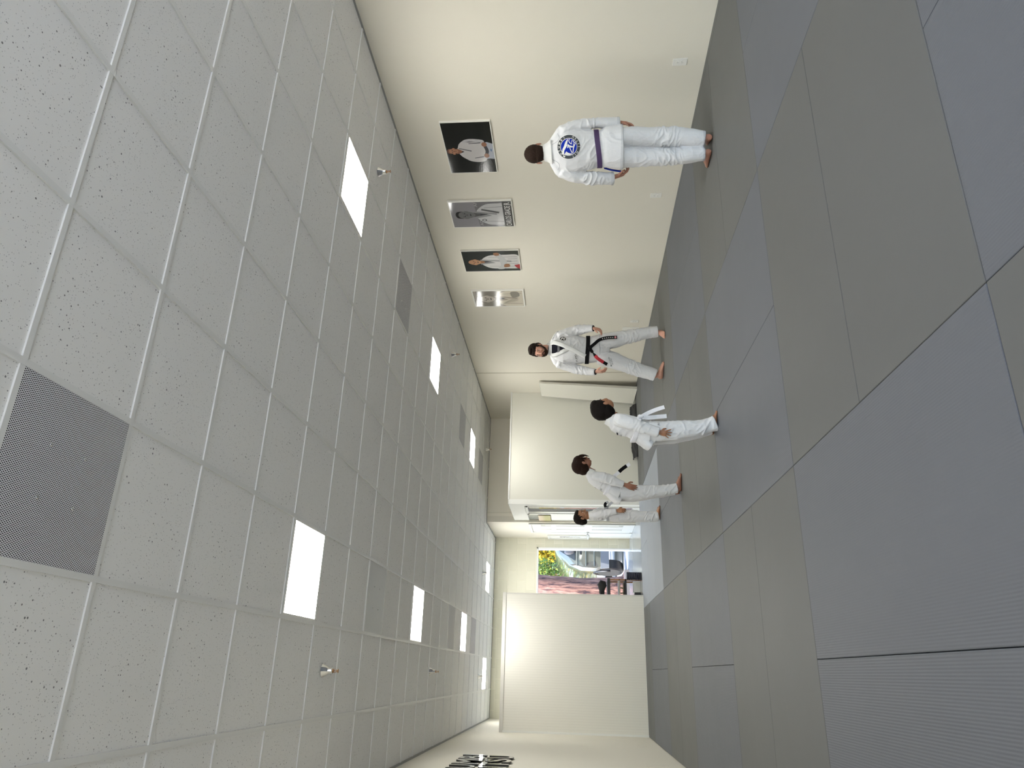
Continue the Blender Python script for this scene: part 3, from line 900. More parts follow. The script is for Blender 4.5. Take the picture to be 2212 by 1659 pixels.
def face_parts(hf, parent, brow=(.02, .012, .01), lip=(.30, .10, .08), open_=False, dy=0):
    for s in (-1, 1):
        q = MB(); hf.ball(q, s*.033, .0795-dy, .002, (.0150, .008, .0075), 2); e = q.build('eye', mat('eye_white', (.62, .58, .54), .3), parent, smooth=True)
        q = MB(); hf.ball(q, s*.033, .0855-dy, .002, (.0062, .004, .0065), 2); q.build('iris', mat('iris_dark', (.02, .012, .008), .2), e, smooth=True)
        q = MB(); q.loft([hf.p(s*.014, .0935-dy, .018), hf.p(s*.032, .0925-dy, .024), hf.p(s*.052, .079-dy, .020)], [.003*hf.k, .0042*hf.k, .002*hf.k], 8)
        q.build('eyebrow', mat('brow', brow, .7), parent, smooth=True)
    q = MB(); hf.ball(q, 0, .092, -.061, (.019, .0055, .0045 if not open_ else .007), 2)
    q.build('lips', mat('lip', lip, .45), parent, smooth=True)

def hand(mb, wrist, d, nrm, thumb, L, curl=.35, spread=.12, tcurl=.3):
    """d towards the fingers, nrm = back of the hand, thumb = +1/-1 side of d x nrm"""
    wrist, d, nrm = Vector(wrist), Vector(d).normalized(), Vector(nrm)
    nrm = (nrm-d*nrm.dot(d)).normalized(); sd = d.cross(nrm)*thumb
    P = wrist+d*L*.46
    mb.loft([wrist-d*L*.12, wrist, wrist+d*L*.18, wrist+d*L*.36, P], [(L*.15, L*.12), (L*.15, L*.11), (L*.205, L*.10), (L*.23, L*.095), (L*.21, L*.07)], 16, ref=sd)
    for i, fl in enumerate((.40, .46, .43, .33)):
        o = (1.5-i)*.112*L
        base = wrist+d*L*(.44-.015*abs(i-1))+sd*o
        ang = spread*(1.5-i)
        dr = (d*math.cos(ang)+sd*math.sin(ang)).normalized()
        ax = dr.cross(nrm).normalized()
        pts = [base-dr*L*.08]; cur = dr.copy(); p = base.copy(); pts.append(p.copy())
        c_ = curl*(1+.18*i)
        for k_, f in enumerate((.42, .32, .26)):
            cur.rotate(Matrix.Rotation(-c_*(1.0 if k_ else .7), 3, ax))
            p = p+cur*fl*L*f; pts.append(p.copy())
        r = L*.050*(1 if i < 3 else .88)
        mb.loft(pts, [r*1.05, r*1.05, r, r*.93, r*.72], 10, ref=sd)
    b = wrist+d*L*.13+sd*L*.15
    t1 = (d*.62+sd*.70-nrm*.30).normalized(); t2 = (d*(.85)+sd*(.45-tcurl)-nrm*.35).normalized()
    mb.loft([b-sd*L*.06, b+t1*L*.10, b+t1*L*.21, b+t1*L*.21+t2*L*.13, b+t1*L*.21+t2*L*.21], [L*.07, L*.068, L*.058, L*.055, L*.04], 10, ref=nrm)

def foot(mb, heel, d, L, ankle):
    heel, d = Vector(heel), Vector(d).normalized(); sd = Vector((d.y, -d.x, 0))
    z = Vector((0, 0, 1))
    mb.loft([heel+d*L*t+z*L*zz for t, zz in ((.0, .13), (.07, .14), (.2, .16), (.4, .15), (.6, .11), (.76, .075), (.86, .06))],
            [(L*.08, L*.10), (L*.12, L*.13), (L*.13, L*.155), (L*.14, L*.145), (L*.17, L*.11), (L*.19, L*.075), (L*.17, L*.055)], 16, ref=sd)
    for i, (o, r, e) in enumerate(((.125, .055, .99), (.045, .04, 1.0), (-.025, .037, .97), (-.085, .035, .93), (-.14, .034, .88))):
        s_ = 1
        mb.loft([heel+d*L*.80+sd*o*L*s_+z*L*.055, heel+d*L*(e-.05)+sd*o*L*s_+z*L*.045, heel+d*L*e+sd*o*L*s_+z*L*.035], [L*r, L*r, L*r*.7], 8)
    a = Vector(ankle)
    mb.loft([heel+d*L*.20+z*L*.14, heel+d*L*.20+z*L*.32, a], [(L*.14, L*.16), (L*.13, L*.145), (L*.15, L*.16)], 14, ref=sd)

def hollow(pts, rads, depth=.03, th=.007):
    """open a tube's last end like a cuff"""
    p = [Vector(v) for v in pts]; t = (p[-1]-p[-2]).normalized()
    s = lambda r, k_: (max(r[0]-k_, .004), max(r[1]-k_, .004)) if isinstance(r, tuple) else max(r-k_, .004)
    return p+[p[-1]-t*.001, p[-1]-t*depth, p[-1]-t*depth*1.2], list(rads)+[s(rads[-1], th), s(rads[-1], th*1.1), .004]

def ribbon(path, widths, wdir, th=.004):
    """free band along path; wdir = across direction"""
    q = MB(); path = [Vector(p) for p in path]; vs = []; fs = []
    if len(path) < 12: path = [Vector(p) for p in spline([tuple(p) for p in path], 6, False)]
    n = len(path)
    for i, p in enumerate(path):
        t = (path[min(i+1, n-1)]-path[max(i-1, 0)]).normalized()
        W = wdir[0].lerp(wdir[1], i/(n-1)) if isinstance(wdir, tuple) else wdir
        W = (W-t*W.dot(t)).normalized(); nn = t.cross(W)
        w = widths if isinstance(widths, float) else widths[0]+(widths[1]-widths[0])*i/(n-1)
        for a, b in ((-1, -1), (1, -1), (1, 1), (-1, 1)): vs.append(p+W*a*w/2+nn*b*th/2)
    for i in range(n-1):
        for j in range(4): fs.append((4*i+j, 4*i+(j+1) % 4, 4*i+4+(j+1) % 4, 4*i+4+j))
    fs.append((0, 1, 2, 3)); fs.append(tuple(4*(n-1)+j for j in range(4)))
    q.add(vs, fs); return q
def sub_ribbon(path, a, b, widths, wdir, th):
    P = [Vector(p) for p in spline([tuple(p) for p in path], 12, False)]
    n = len(P); return ribbon(P[int(a*(n-1)):int(b*(n-1))+1], widths, wdir, th)

def wrap_band(bv, c, height, off, th, m, name, parent, tilt=(0, 0), rmax=.32, n=84):
    """belt that hugs the waist: rays towards the axis through c"""
    q = MB(); c = Vector(c); K = 5; vs = []; fs = []
    base = []
    for i in range(n):
        a = 2*PI*i/n; d = Vector((math.cos(a), math.sin(a), 0)); row = []
        for j in range(K):
            z = (j/(K-1)-.5)*height + tilt[0]*d.x + tilt[1]*d.y
            o = c+Vector((0, 0, z)); h = bv.ray_cast(o+d*rmax, -d)
            row.append((h[0]-o).length if h[0] is not None else .1)
        base.append(max(row))
    for i in range(n):
        a = 2*PI*i/n; d = Vector((math.cos(a), math.sin(a), 0))
        r = (base[i-2]+base[i-1]+base[i]*2+base[(i+1) % n]+base[(i+2) % n])/6
        for j in range(K):
            z = (j/(K-1)-.5)*height + tilt[0]*d.x + tilt[1]*d.y
            vs.append(c+Vector((0, 0, z))+d*(r+off+th))
        for j in range(K):
            z = (j/(K-1)-.5)*height + tilt[0]*d.x + tilt[1]*d.y
            vs.append(c+Vector((0, 0, z))+d*(r+off-.02))
    for i in range(n):
        i2 = (i+1) % n
        for j in range(K-1):
            fs.append((i*2*K+j, i2*2*K+j, i2*2*K+j+1, i*2*K+j+1)); fs.append((i*2*K+K+j, i*2*K+K+j+1, i2*2*K+K+j+1, i2*2*K+K+j))
        fs.append((i*2*K, i*2*K+K, i2*2*K+K, i2*2*K)); fs.append((i*2*K+K-1, i2*2*K+K-1, i2*2*K+2*K-1, i*2*K+2*K-1))
    q.add(vs, fs); return q.build(name, m, parent, smooth='auto')

class Decal:
    """flat art pressed on a garment: art plane through c with axes ax, ay; projected along -n"""
    def __init__(s, bv, c, ax, ay, n): s.bv = bv; s.c, s.ax, s.ay, s.n = map(Vector, (c, ax, ay, n)); s.q = MB(); s.k = 0
    def put(s, vs, fs, m, off=None):
        s.k += 1; off = off or .0035+.0007*s.k
        P = []; bad = set()
        for u, v in vs:
            o = s.c+s.ax*u+s.ay*v
            h = s.bv.ray_cast(o+s.n*.25, -s.n)
            if h[0] is None or (h[0]-o).length > .16: bad.add(len(P)); P.append(o)
            else: P.append(h[0]+s.n*off)
        s.q.add(P, [f for f in fs if not bad & set(f)], m)
    def poly(s, pts, m, div=.010):
        bm = bmesh.new(); vs = [bm.verts.new((u, v, 0)) for u, v in pts]
        try: f = bm.faces.new(vs)
        except ValueError: bm.free(); return
        bmesh.ops.triangulate(bm, faces=[f])
        for _ in range(4):
            ed = [e for e in bm.edges if e.calc_length() > div]
            if not ed: break
            bmesh.ops.subdivide_edges(bm, edges=ed, cuts=1); bmesh.ops.triangulate(bm, faces=list(bm.faces))
        bm.verts.index_update()
        s.put([(v.co.x, v.co.y) for v in bm.verts], [[v.index for v in f.verts] for f in bm.faces], m); bm.free()
    def text(s, txt, size, m, cx=0, cy=0, wid=1.0, rot=0):
        vs, fs = glyph(txt); cr_, sr = math.cos(rot), math.sin(rot)
        P = [(cx+(v[0]*wid*cr_-v[1]*sr)*size, cy+(v[0]*wid*sr+v[1]*cr_)*size) for v in vs]
        s.put(P, fs, m)
    def build(s, name, parent, label=None):
        me = bpy.data.meshes.new(name); me.from_pydata([tuple(v) for v in s.q.v], [], s.q.f)
        for m in s.q.mats: me.materials.append(m)
        me.polygons.foreach_set('material_index', s.q.m); me.update()
        o = bpy.data.objects.new(name, me); COL.objects.link(o); o.parent = parent
        if label: o['label'] = label
        return o

def animal_logo(D, r, m, base_m=None):
    """white line figure of the round emblem, coordinates read off the badge (radius 1)"""
    def Z(*p): return [((800-y)/450*r, (770-x)/450*r) for x, y in p]
    if base_m: D.poly(poly_ell(0, 0, r, r, 48), base_m)
    D.poly(Z((735, 385), (690, 385), (600, 500), (552, 600), (495, 760), (412, 920), (380, 1160), (440, 1205), (500, 1225), (515, 1000), (560, 920), (680, 720), (672, 650), (620, 740), (545, 850), (560, 690), (596, 560), (680, 420)), m)
    D.poly(Z((715, 640), (800, 710), (1010, 780), (1010, 835), (880, 832), (800, 800), (775, 765), (735, 860), (693, 865), (690, 780), (700, 700)), m)
    def stroke(w, *p):
        L = spline([((800-y)/450*r, (770-x)/450*r) for x, y in p], 4, False); w = w/450*r; A = []; B = []
        for i, a in enumerate(L):
            b = Vector(L[min(i+1, len(L)-1)])-Vector(L[max(i-1, 0)]); b.normalize(); nn = Vector((-b.y, b.x))*w/2
            A.append((a[0]+nn.x, a[1]+nn.y)); B.append((a[0]-nn.x, a[1]-nn.y))
        vs = A+B; k0 = len(A); D.put(vs, [(i, i+1, i+1+k0, i+k0) for i in range(k0-1)], m)
    stroke(42, (805, 800), (860, 930), (945, 1120)); stroke(46, (1140, 610), (1045, 830), (995, 1140)); stroke(34, (1040, 620), (1030, 780))
    stroke(42, (803, 370), (775, 490), (830, 590), (925, 655)); stroke(28, (930, 650), (925, 560), (935, 470), (1050, 472)); stroke(40, (1010, 490), (1060, 565), (1140, 605))
    D.poly(Z((625, 1035), (720, 1110), (850, 1155), (940, 1160), (1005, 1150), (930, 1200), (820, 1240), (680, 1240), (515, 1215)), m)

def bust(root, name_root, body_q, jacket_q, trousers_q, torso_q, skin_m, vox_b, vox_c, jf, tf, sm=4):
    b = put(remesh(body_q, vox_b, 2), 'body', skin_m, root)
    jm = remesh(jacket_q, vox_c, sm); displace(jm, jf); j = put(jm, 'jacket', m_gi, root)
    tm = remesh(trousers_q, vox_c, sm); displace(tm, tf); t_ = put(tm, 'trousers', m_gi, root)
    tm2 = torso_q.mesh('t'); bv_t = bvh_of(tm2); bpy.data.meshes.remove(tm2)
    return b, j, t_, bvh_of(jm), bv_t
def hem_line(root, pts, r, name='stitching'):
    pass
def ell_ring(c, ra, rb, n=40, tilt=0, z=None, ref=None):
    return [Vector((c[0]+ra*math.cos(2*PI*i/n), c[1]+rb*math.sin(2*PI*i/n), c[2]+tilt*math.cos(2*PI*i/n))) for i in range(n+1)]
X_, Y2, Z_ = Vector((1, 0, 0)), Vector((0, 1, 0)), Vector((0, 0, 1))

# ================= young man seen from behind, purple belt
def person_purple():
    root = thing('person', (3.86, .55, 0), 'young man from behind in white uniform with purple belt and round blue back emblem', 'person', 'people in white uniforms', -.6938)
    sk = skin('skin_a', (.40, .19, .13)); hr = hairm('hair_a', (.022, .012, .008))
    cy = .06
    torso = [(.022, cy, .742), (.020, cy, .80), (.018, cy, .88), (.012, cy, .935), (.012, cy, .97), (.008, cy, 1.04), (0, cy, 1.14), (-.002, cy, 1.23), (0, cy-.005, 1.29), (0, cy-.01, 1.33), (-.002, cy-.012, 1.365), (-.003, cy-.01, 1.385)]
    trad = [(.185, .135), (.178, .13), (.168, .122), (.150, .110), (.150, .108), (.165, .115), (.180, .120), (.180, .118), (.150, .105), (.110, .09), (.080, .078), (.072, .075)]
    armR = [(.110, cy-.01, 1.27), (.172, cy, 1.252), (.208, cy+.01, 1.15), (.222, cy+.02, 1.02), (.226, cy+.04, .90), (.226, cy+.06, .772)]
    raR = [(.035, .05), (.050, .062), (.046, .058), (.045, .055), (.042, .052), (.040, .048)]
    armL = [(-.11, cy-.01, 1.27), (-.170, cy, 1.262), (-.208, cy+.005, 1.16), (-.224, cy+.02, 1.06), (-.232, cy+.035, .94), (-.236, cy+.055, .815)]
    raL = [(.035, .05), (.052, .064), (.050, .062), (.055, .060), (.056, .060), (.054, .056)]
    J = MB(); J.loft(torso, trad, 28); Tq = MB(); Tq.loft(torso, trad, 40)
    J.loft(*hollow(armR, raR), 20); J.loft(*hollow(armL, raL), 20)
    J.loft([(-.200, cy, 1.255), (-.160, cy, 1.285), (-.095, cy-.005, 1.315), (0, cy-.01, 1.33), (.095, cy-.005, 1.310), (.160, cy, 1.275), (.200, cy, 1.248)], [.030, .046, .054, .058, .052, .044, .030], 18, ref=(0, 1, 0))
    legR = [(.085, cy, .80), (.108, cy+.01, .67), (.095, cy+.01, .53), (.094, cy+.005, .40), (.094, cy, .30), (.080, cy-.005, .17), (.068, cy-.01, .060)]
    rlR = [(.095, .11), (.082, .10), (.080, .092), (.080, .086), (.080, .082), (.072, .076), (.062, .070)]
    legL = [(-.055, cy, .80), (-.062, cy+.01, .67), (-.066, cy+.01, .53), (-.066, cy+.005, .42), (-.066, cy, .30), (-.060, cy-.005, .16), (-.052, cy-.01, .055)]
    rlL = [(.095, .11), (.084, .10), (.077, .092), (.075, .086), (.073, .082), (.068, .076), (.060, .070)]
    Tr = MB(); Tr.loft([(.02, cy, .98), (.02, cy, .86), (.02, cy, .76)], [(.13, .09), (.14, .10), (.145, .105)], 24)
    Tr.loft(*hollow(legR, rlR), 20); Tr.loft(*hollow(legL, rlL), 20)
    B = MB(); hf = HeadFrame((-.010, cy+.005, 1.468), 0, R(-6), R(-2), .98)
    head_blobs(B, hf)
    B.loft([(-.01, cy, 1.46), (-.01, cy-.01, 1.40), (-.008, cy-.01, 1.34), (0, cy, 1.28)], [(.056, .062), (.056, .062), (.060, .062), (.09, .07)], 20)
    B.loft([(0, cy, 1.3), (0, cy, 1.1), (.01, cy, .9), (.02, cy, .8)], [(.09, .06), (.12, .08), (.11, .07), (.12, .08)], 18)
    for arm, s in ((armR, 1), (armL, -1)):
        B.loft([Vector((arm[0][0]*.8, arm[0][1], arm[0][2]-.035))]+[Vector(p)-Vector((0, 0, .02 if i_ == 1 else 0)) for i_, p in enumerate(arm) if i_ > 0], [.028, .030, .032, .031, .028, .025], 12)
    hand(B, (.222, cy+.065, .775), (-.12, .10, -1), (1, .1, 0), 1, .165, .30)
    hand(B, (-.222, cy+.06, .80), (.26, .14, -1), (-1, -.2, 0), -1, .175, .42)
    for leg, s in ((legR, 1), (legL, -1)): B.loft(leg[:-1]+[(leg[-1][0], leg[-1][1], .09)], [.07, .065, .055, .048, .045, .035, .033], 12)
    foot(B, (.078, -.005, 0), (-.12, 1, 0), .235, (.070, cy-.01, .12))
    foot(B, (-.030, .0, 0), (-.55, .85, 0), .235, (-.048, cy-.01, .12))
    jz = [(Vector((.226, cy, 1.0)), .16, .008, Z_, 2.6), (Vector((-.23, cy, 1.0)), .18, .010, Vector((.3, 0, 1)).normalized(), 2.4), (Vector((.19, cy, 1.22)), .10, .007, Vector((1, 0, .6)).normalized(), 2.5),
          (Vector((-.17, cy, 1.22)), .11, .008, Vector((1, 0, -.6)).normalized(), 2.5), (Vector((0, cy-.1, 1.02)), .16, .006, Vector((.5, 0, 1)).normalized(), 2.2), (Vector((-.12, cy-.1, .80)), .10, .006, Vector((1, 0, .4)).normalized(), 2.4)]
    tz = [(Vector((.094, cy, .38)), .17, .012, Vector((.35, 0, 1)).normalized(), 3.4), (Vector((-.066, cy, .36)), .17, .012, Vector((-.35, 0, 1)).normalized(), 3.4), (Vector((-.07, cy, .60)), .16, .007, Vector((1, 0, .8)).normalized(), 1.8), (Vector((.10, cy, .60)), .14, .006, Vector((-1, 0, .8)).normalized(), 1.8), (Vector((0, cy, .10)), .14, .006, Vector((.8, 0, .6)).normalized(), 2)]
    b, j, t_, bj, bt = bust(root, 'a', B, J, Tr, Tq, sk, .0042, .0055, folds(jz, .004, 1.3), folds(tz, .004, 7.7))
    # hair
    q = MB(); hf.ball(q, 0, -.020, .034, (.081, .096, .088), 3); hf.ball(q, 0, -.045, -.010, (.071, .066, .065), 3); hf.ball(q, 0, -.048, -.052, (.052, .034, .040), 2)
    hm = remesh(q, .0045, 3); displace(hm, lambda p, n: .0012*noise.noise(p*90)); put(hm, 'hair', hr, root)
    # collar band, belt, hem band, stitching
    q = MB(); q.loft([(-.002, cy-.012, 1.352), (-.004, cy-.014, 1.385), (-.006, cy-.010, 1.412), (-.006, cy-.008, 1.412), (-.005, cy-.010, 1.39)], [(.110, .092), (.082, .080), (.071, .074), (.063, .066), (.062, .065)], 36)
    put(remesh(q, .004, 1), 'collar', m_gi2, root)
    wrap_band(bt, (.012, cy, .955), .042, .004, .004, m_bpurple, 'belt', root, (.016, 0))
    for dz in (.003, .011, .019):
        q = MB(); q.tube(ell_ring((.022, cy, .745+dz), .190, .139, 48), .0011, 6); q.build('stitching', m_stitch, j)
    for leg, rl in ((legR, rlR), (legL, rlL)):
        for dz in (.004, .011, .018):
            q = MB(); q.tube(ell_ring((leg[-1][0], leg[-1][1], leg[-1][2]+dz), rl[-1][0]+.0025+dz*.08, rl[-1][1]+.003+dz*.05, 40), .001, 6); q.build('stitching', m_stitch, t_)
    for arm, ra in ((armR, raR), (armL, raL)):
        for dz in (.004, .011, .018):
            q = MB(); q.tube(ell_ring((arm[-1][0], arm[-1][1]-dz*.15, arm[-1][2]+dz), ra[-1][0]+.0035, ra[-1][1]+.0035, 36), .001, 6); q.build('stitching', m_stitch, j)
    q = ribbon([(-.145, cy+.03, .90), (-.165, cy+.04, .83), (-.178, cy+.04, .752)], .035, Vector((.3, 1, 0)).normalized(), .006); q.build('side_vent_tape', m_blue, root)
    # emblem
    D = Decal(bj, (.037, cy, 1.203), X_, Z_, -Y2)
    D.poly(poly_ell(0, 0, .100, .100, 64), m_pwhite, .012); D.poly(poly_ell(0, 0, .0965, .0965, 64), m_pgrey, .012)
    D.poly(poly_ell(0, 0, .0715, .0715, 56), m_pwhite, .012)
    animal_logo(D, .0675, m_pwhite, m_blue)
    for txt, a0, a1, flip in (('MOTUMBI', 152, 28, False), ('JIU JITSU', 205, 335, True)):
        for i, ch in enumerate(txt):
            if ch == ' ': continue
            a = R(a0+(a1-a0)*i/(len(txt)-1)); rr = .0765 if not flip else .0925
            D.text(ch, .0165, m_pwhite, rr*math.cos(a), rr*math.sin(a), 1.05, a-PI/2 if not flip else a+PI/2)
    D.build('back_emblem', root, 'round blue and grey emblem with white animal figure')
    # shoulder seams
    for s in (-1, 1):
        L_ = [(s*.060, 0, 1.345), (s*.085, 0, 1.30), (s*.115, 0, 1.283), (s*.150, 0, 1.300)]
        P = []
        for x, _, z in spline(L_, 6, False):
            h = bj.ray_cast(Vector((x, -.4, z)), Y2)
            if h[0] is not None: P.append(h[0]+Vector((0, -.001, 0)))
        if len(P) > 3: q = MB(); q.tube(P, .0012, 6); q.build('seam', m_stitch, j)
person_purple()

# ================= instructor, black belt, facing the camera
def person_black():
    root = thing('person', (3.65, 4.25, 0), 'bearded man with black belt facing the camera, legs apart, in white uniform', 'person', 'people in white uniforms', -.4253)
    sk = skin('skin_b', (.56, .30, .22)); hr = hairm('hair_b', (.018, .012, .009))
    torso = [(.062, 0, .825), (.055, 0, .88), (.038, 0, .94), (.033, 0, .99), (.035, 0, 1.05), (.043, 0, 1.17), (.047, 0, 1.30), (.048, .005, 1.38), (.048, .012, 1.43), (.050, .018, 1.47), (.052, .02, 1.495)]
    trad = [(.175, .135), (.176, .133), (.170, .128), (.168, .125), (.176, .13), (.186, .14), (.190, .135), (.165, .115), (.125, .098), (.082, .080), (.070, .072)]
    armR = [(.150, 0, 1.36), (.238, 0, 1.345), (.270, -.005, 1.24), (.305, -.01, 1.12), (.315, -.04, 1.01), (.318, -.08, .91)]
    raR = [(.04, .05), (.064, .072), (.061, .070), (.064, .066), (.056, .060), (.048, .050)]
    armL = [(-.07, 0, 1.36), (-.142, 0, 1.355), (-.178, 0, 1.24), (-.222, -.02, 1.11), (-.245, -.06, .97), (-.250, -.10, .885)]
    raL = [(.04, .05), (.064, .072), (.061, .068), (.060, .064), (.050, .056), (.045, .048)]
    J = MB(); J.loft(torso, trad, 30); Tq = MB(); Tq.loft(torso, trad, 44)
    J.loft(*hollow(armR, raR), 20); J.loft(*hollow(armL, raL), 20)
    J.loft([(-.165, 0, 1.36), (-.125, .0, 1.385), (-.05, .008, 1.415), (.048, .012, 1.43), (.145, .008, 1.415), (.215, 0, 1.385), (.268, 0, 1.355)], [.035, .052, .060, .060, .060, .052, .035], 18, ref=(0, 1, 0))
    # scoop the neck: leave room for undershirt by lapels built on top
    legR = [(.130, 0, .84), (.150, 0, .74), (.168, .0, .62), (.202, .0, .46), (.240, .0, .29), (.262, 0, .17), (.272, -.005, .072)]
    rlR = [(.105, .12), (.108, .125), (.104, .118), (.088, .10), (.080, .088), (.074, .082), (.074, .084)]
    legL = [(-.045, 0, .84), (-.075, 0, .74), (-.110, 0, .62), (-.178, 0, .46), (-.240, 0, .29), (-.282, 0, .15), (-.298, 0, .105)]
    rlL = [(.105, .12), (.112, .125), (.108, .118), (.094, .10), (.087, .09), (.086, .09), (.082, .09)]
    Tr = MB(); Tr.loft([(.035, 0, 1.0), (.04, 0, .90), (.042, 0, .80), (.035, 0, .70)], [(.14, .10), (.155, .11), (.165, .118), (.09, .09)], 24)
    Tr.loft(*hollow(legR, rlR), 22); Tr.loft(*hollow(legL, rlL), 22)
    B = MB(); hf = HeadFrame((.040, -.005, 1.625), R(180-24), R(-4), R(-4), 1.03)
    head_blobs(B, hf)
    B.loft([(.052, .015, 1.60), (.052, .015, 1.53), (.050, .015, 1.47), (.048, .01, 1.41)], [(.058, .06), (.060, .062), (.066, .066), (.10, .07)], 20)
    B.loft([(.048, .0, 1.42), (.045, 0, 1.25), (.04, 0, 1.0), (.04, 0, .85)], [(.10, .07), (.14, .09), (.12, .09), (.13, .10)], 18)
    for arm in (armR, armL): B.loft([Vector(arm[0])-Vector((0, 0, .035))]+[Vector(p)-Vector((0, 0, .02 if i_ == 1 else 0)) for i_, p in enumerate(arm) if i_ > 0], [.03, .034, .038, .037, .032, .028], 12)
    hand(B, (.318, -.095, .905), (-.28, -.35, -1), (1, -.35, -.15), 1, .185, .55)
    hand(B, (-.245, -.11, .875), (.05, -.45, -1), (-.9, -.5, 0), -1, .185, .32)
    for leg in (legR, legL): B.loft(leg[:-1]+[(leg[-1][0], 0, leg[-1][2]+.03)], [.08, .078, .07, .058, .052, .042, .040], 12)
    foot(B, (.268, .035, 0), (-.22, -1, 0), .25, (.272, -.005, .15)); foot(B, (-.345, .03, 0), (.93, -.42, 0), .25, (-.305, 0, .16))
    jz = [(Vector((.31, 0, 1.08)), .15, .012, Vector((.4, 0, 1)).normalized(), 2.4), (Vector((-.23, 0, 1.06)), .16, .010, Vector((-.4, 0, 1)).normalized(), 2.4), (Vector((.22, -.05, 1.28)), .12, .009, Vector((1, 0, .5)).normalized(), 2.2),
          (Vector((-.14, -.05, 1.28)), .12, .010, Vector((1, 0, -.5)).normalized(), 2.4), (Vector((.14, -.1, 1.12)), .14, .008, Vector((.4, 0, 1)).normalized(), 2.0), (Vector((.06, -.1, .88)), .14, .005, Vector((1, 0, .2)).normalized(), 2.2)]
    tz = [(Vector((.21, 0, .42)), .18, .011, Vector((.3, 0, 1)).normalized(), 2.6), (Vector((-.20, 0, .40)), .18, .011, Vector((-.4, 0, 1)).normalized(), 2.6), (Vector((.03, -.08, .74)), .14, .010, Vector((1, 0, .2)).normalized(), 2.6), (Vector((.26, 0, .16)), .12, .008, Vector((.2, 0, 1)).normalized(), 2.2), (Vector((-.28, 0, .18)), .12, .007, Vector((-.3, 0, 1)).normalized(), 2.2)]
    b, j, t_, bj, bt = bust(root, 'b', B, J, Tr, Tq, sk, .0044, .0058, folds(jz, .0045, 11.), folds(tz, .0045, 4.2))
    face_parts(hf, root, (.035, .022, .015), (.36, .13, .11), True)
    # curly hair and beard
    q = MB(); hf.ball(q, 0, -.014, .055, (.079, .094, .080), 3); hf.ball(q, 0, -.040, .010, (.080, .070, .075), 3); hf.ball(q, 0, .030, .105, (.052, .048, .026), 2)
    for s in (-1, 1): hf.ball(q, s*.070, .012, .025, (.012, .022, .032), 2)
    hm = remesh(q, .0042, 2); displace(hm, lambda p, n: .007*ridge(p*45)+.002*noise.noise(p*120)-.002); put(hm, 'hair', hr, root)
    q = MB(); hf.ball(q, 0, .060, -.096, (.038, .034, .024), 2); hf.ball(q, 0, .082, -.081, (.030, .016, .011), 2)
    q.loft([hf.p(-.026, .090, -.064), hf.p(-.016, .100, -.050), hf.p(0, .103, -.046), hf.p(.016, .100, -.050), hf.p(.026, .090, -.064)], [.005, .006, .006, .006, .005], 8)
    for s in (-1, 1):
        q.loft([hf.p(s*.074, .012, -.012), hf.p(s*.068, .030, -.042), hf.p(s*.056, .048, -.072), hf.p(s*.030, .068, -.090), hf.p(0, .080, -.098)], [(.008, .012), (.011, .017), (.013, .019), (.016, .020), (.016, .018)], 10)
        q.loft([hf.p(s*.026, .088, -.062), hf.p(s*.030, .080, -.080)], [.008, .011], 8)
    bm_ = remesh(q, .004, 2); displace(bm_, lambda p, n: .0025*noise.noise(p*110)); put(bm_, 'beard', hairm('beard', (.030, .016, .009)), root)
    # undershirt and lapels on the front
    def front(x, z, off, bvx=bt):
        h = bvx.ray_cast(Vector((x, -.6, z)), Y2)
        return (h[0] if h[0] is not None else Vector((x, 0, z)))+Vector((0, -off, 0))
    def sheet(poly, off, m, name, par=root, th=.005):
        """poly = rows of (x_left, x_right, z)"""
        q = MB(); K = 8; vs = []; fs = []; n = len(poly)
        for xl, xr, z in poly:
            for k_ in range(K+1): vs.append(front(xl+(xr-xl)*k_/K, z, off))
        for i in range(n-1):
            for k_ in range(K): a = i*(K+1)+k_; fs.append((a, a+1, a+K+2, a+K+1))
        q.add(vs, fs); o = q.build(name, m, par, smooth=True); s_ = o.modifiers.new('s', 'SOLIDIFY'); s_.thickness = th; s_.offset = 1 if False else -1
        return o
    V = lambda z: ((.060+(z-1.262)*(-.50)), (.060+(z-1.262)*(.37)))
    rows = [(*V(z), z) for z in np.linspace(1.262, 1.452, 12)]
    sheet(rows, .010, mat('undershirt_navy', (.008, .008, .014), .85, spec=.12), 'undershirt')
    sheet([(*V(z), z) for z in np.linspace(1.345, 1.375, 4)], .0115, mat('undershirt_grey', (.12, .12, .13), .7), 'shirt_stripe')
    sheet([(*V(z), z) for z in np.linspace(1.28, 1.288, 2)], .0115, MATS['undershirt_grey'], 'shirt_stripe')
    q = MB(); rows = [(V(z)[0]+.006, V(z)[1]-.006, z) for z in np.linspace(1.405, 1.455, 5)]
    q.loft([(.050, .008, 1.445), (.050, .008, 1.468), (.051, .012, 1.49)], [(.075, .078), (.069, .070), (.066, .067)], 30); q.build('shirt_collar', MATS['undershirt_navy'], root, smooth=True)
    def lapel(pts, w, off, name):
        P = spline(pts, 8, False); vs = []; fs = []; K = 5; n = len(P)
        for i, p in enumerate(P):
            t = Vector((*P[min(i+1, n-1)], 0))-Vector((*P[max(i-1, 0)], 0)); t.normalize(); nn = Vector((-t.y, t.x, 0))
            for k_ in range(K+1):
                a = (k_/K-.5)*w; e = .003*math.sin(PI*k_/K)
                vs.append(front(p[0]+nn.x*a, p[1]+nn.y*a, off+e))
        for i in range(n-1):
            for k_ in range(K): a = i*(K+1)+k_; fs.append((a, a+1, a+K+2, a+K+1))
        q = MB(); q.add(vs, fs); o = q.build(name, m_gi2, root, smooth=True); s_ = o.modifiers.new('s', 'SOLIDIFY'); s_.thickness = .010; s_.offset = -1
        k_ = N(m_gi2)
        return o
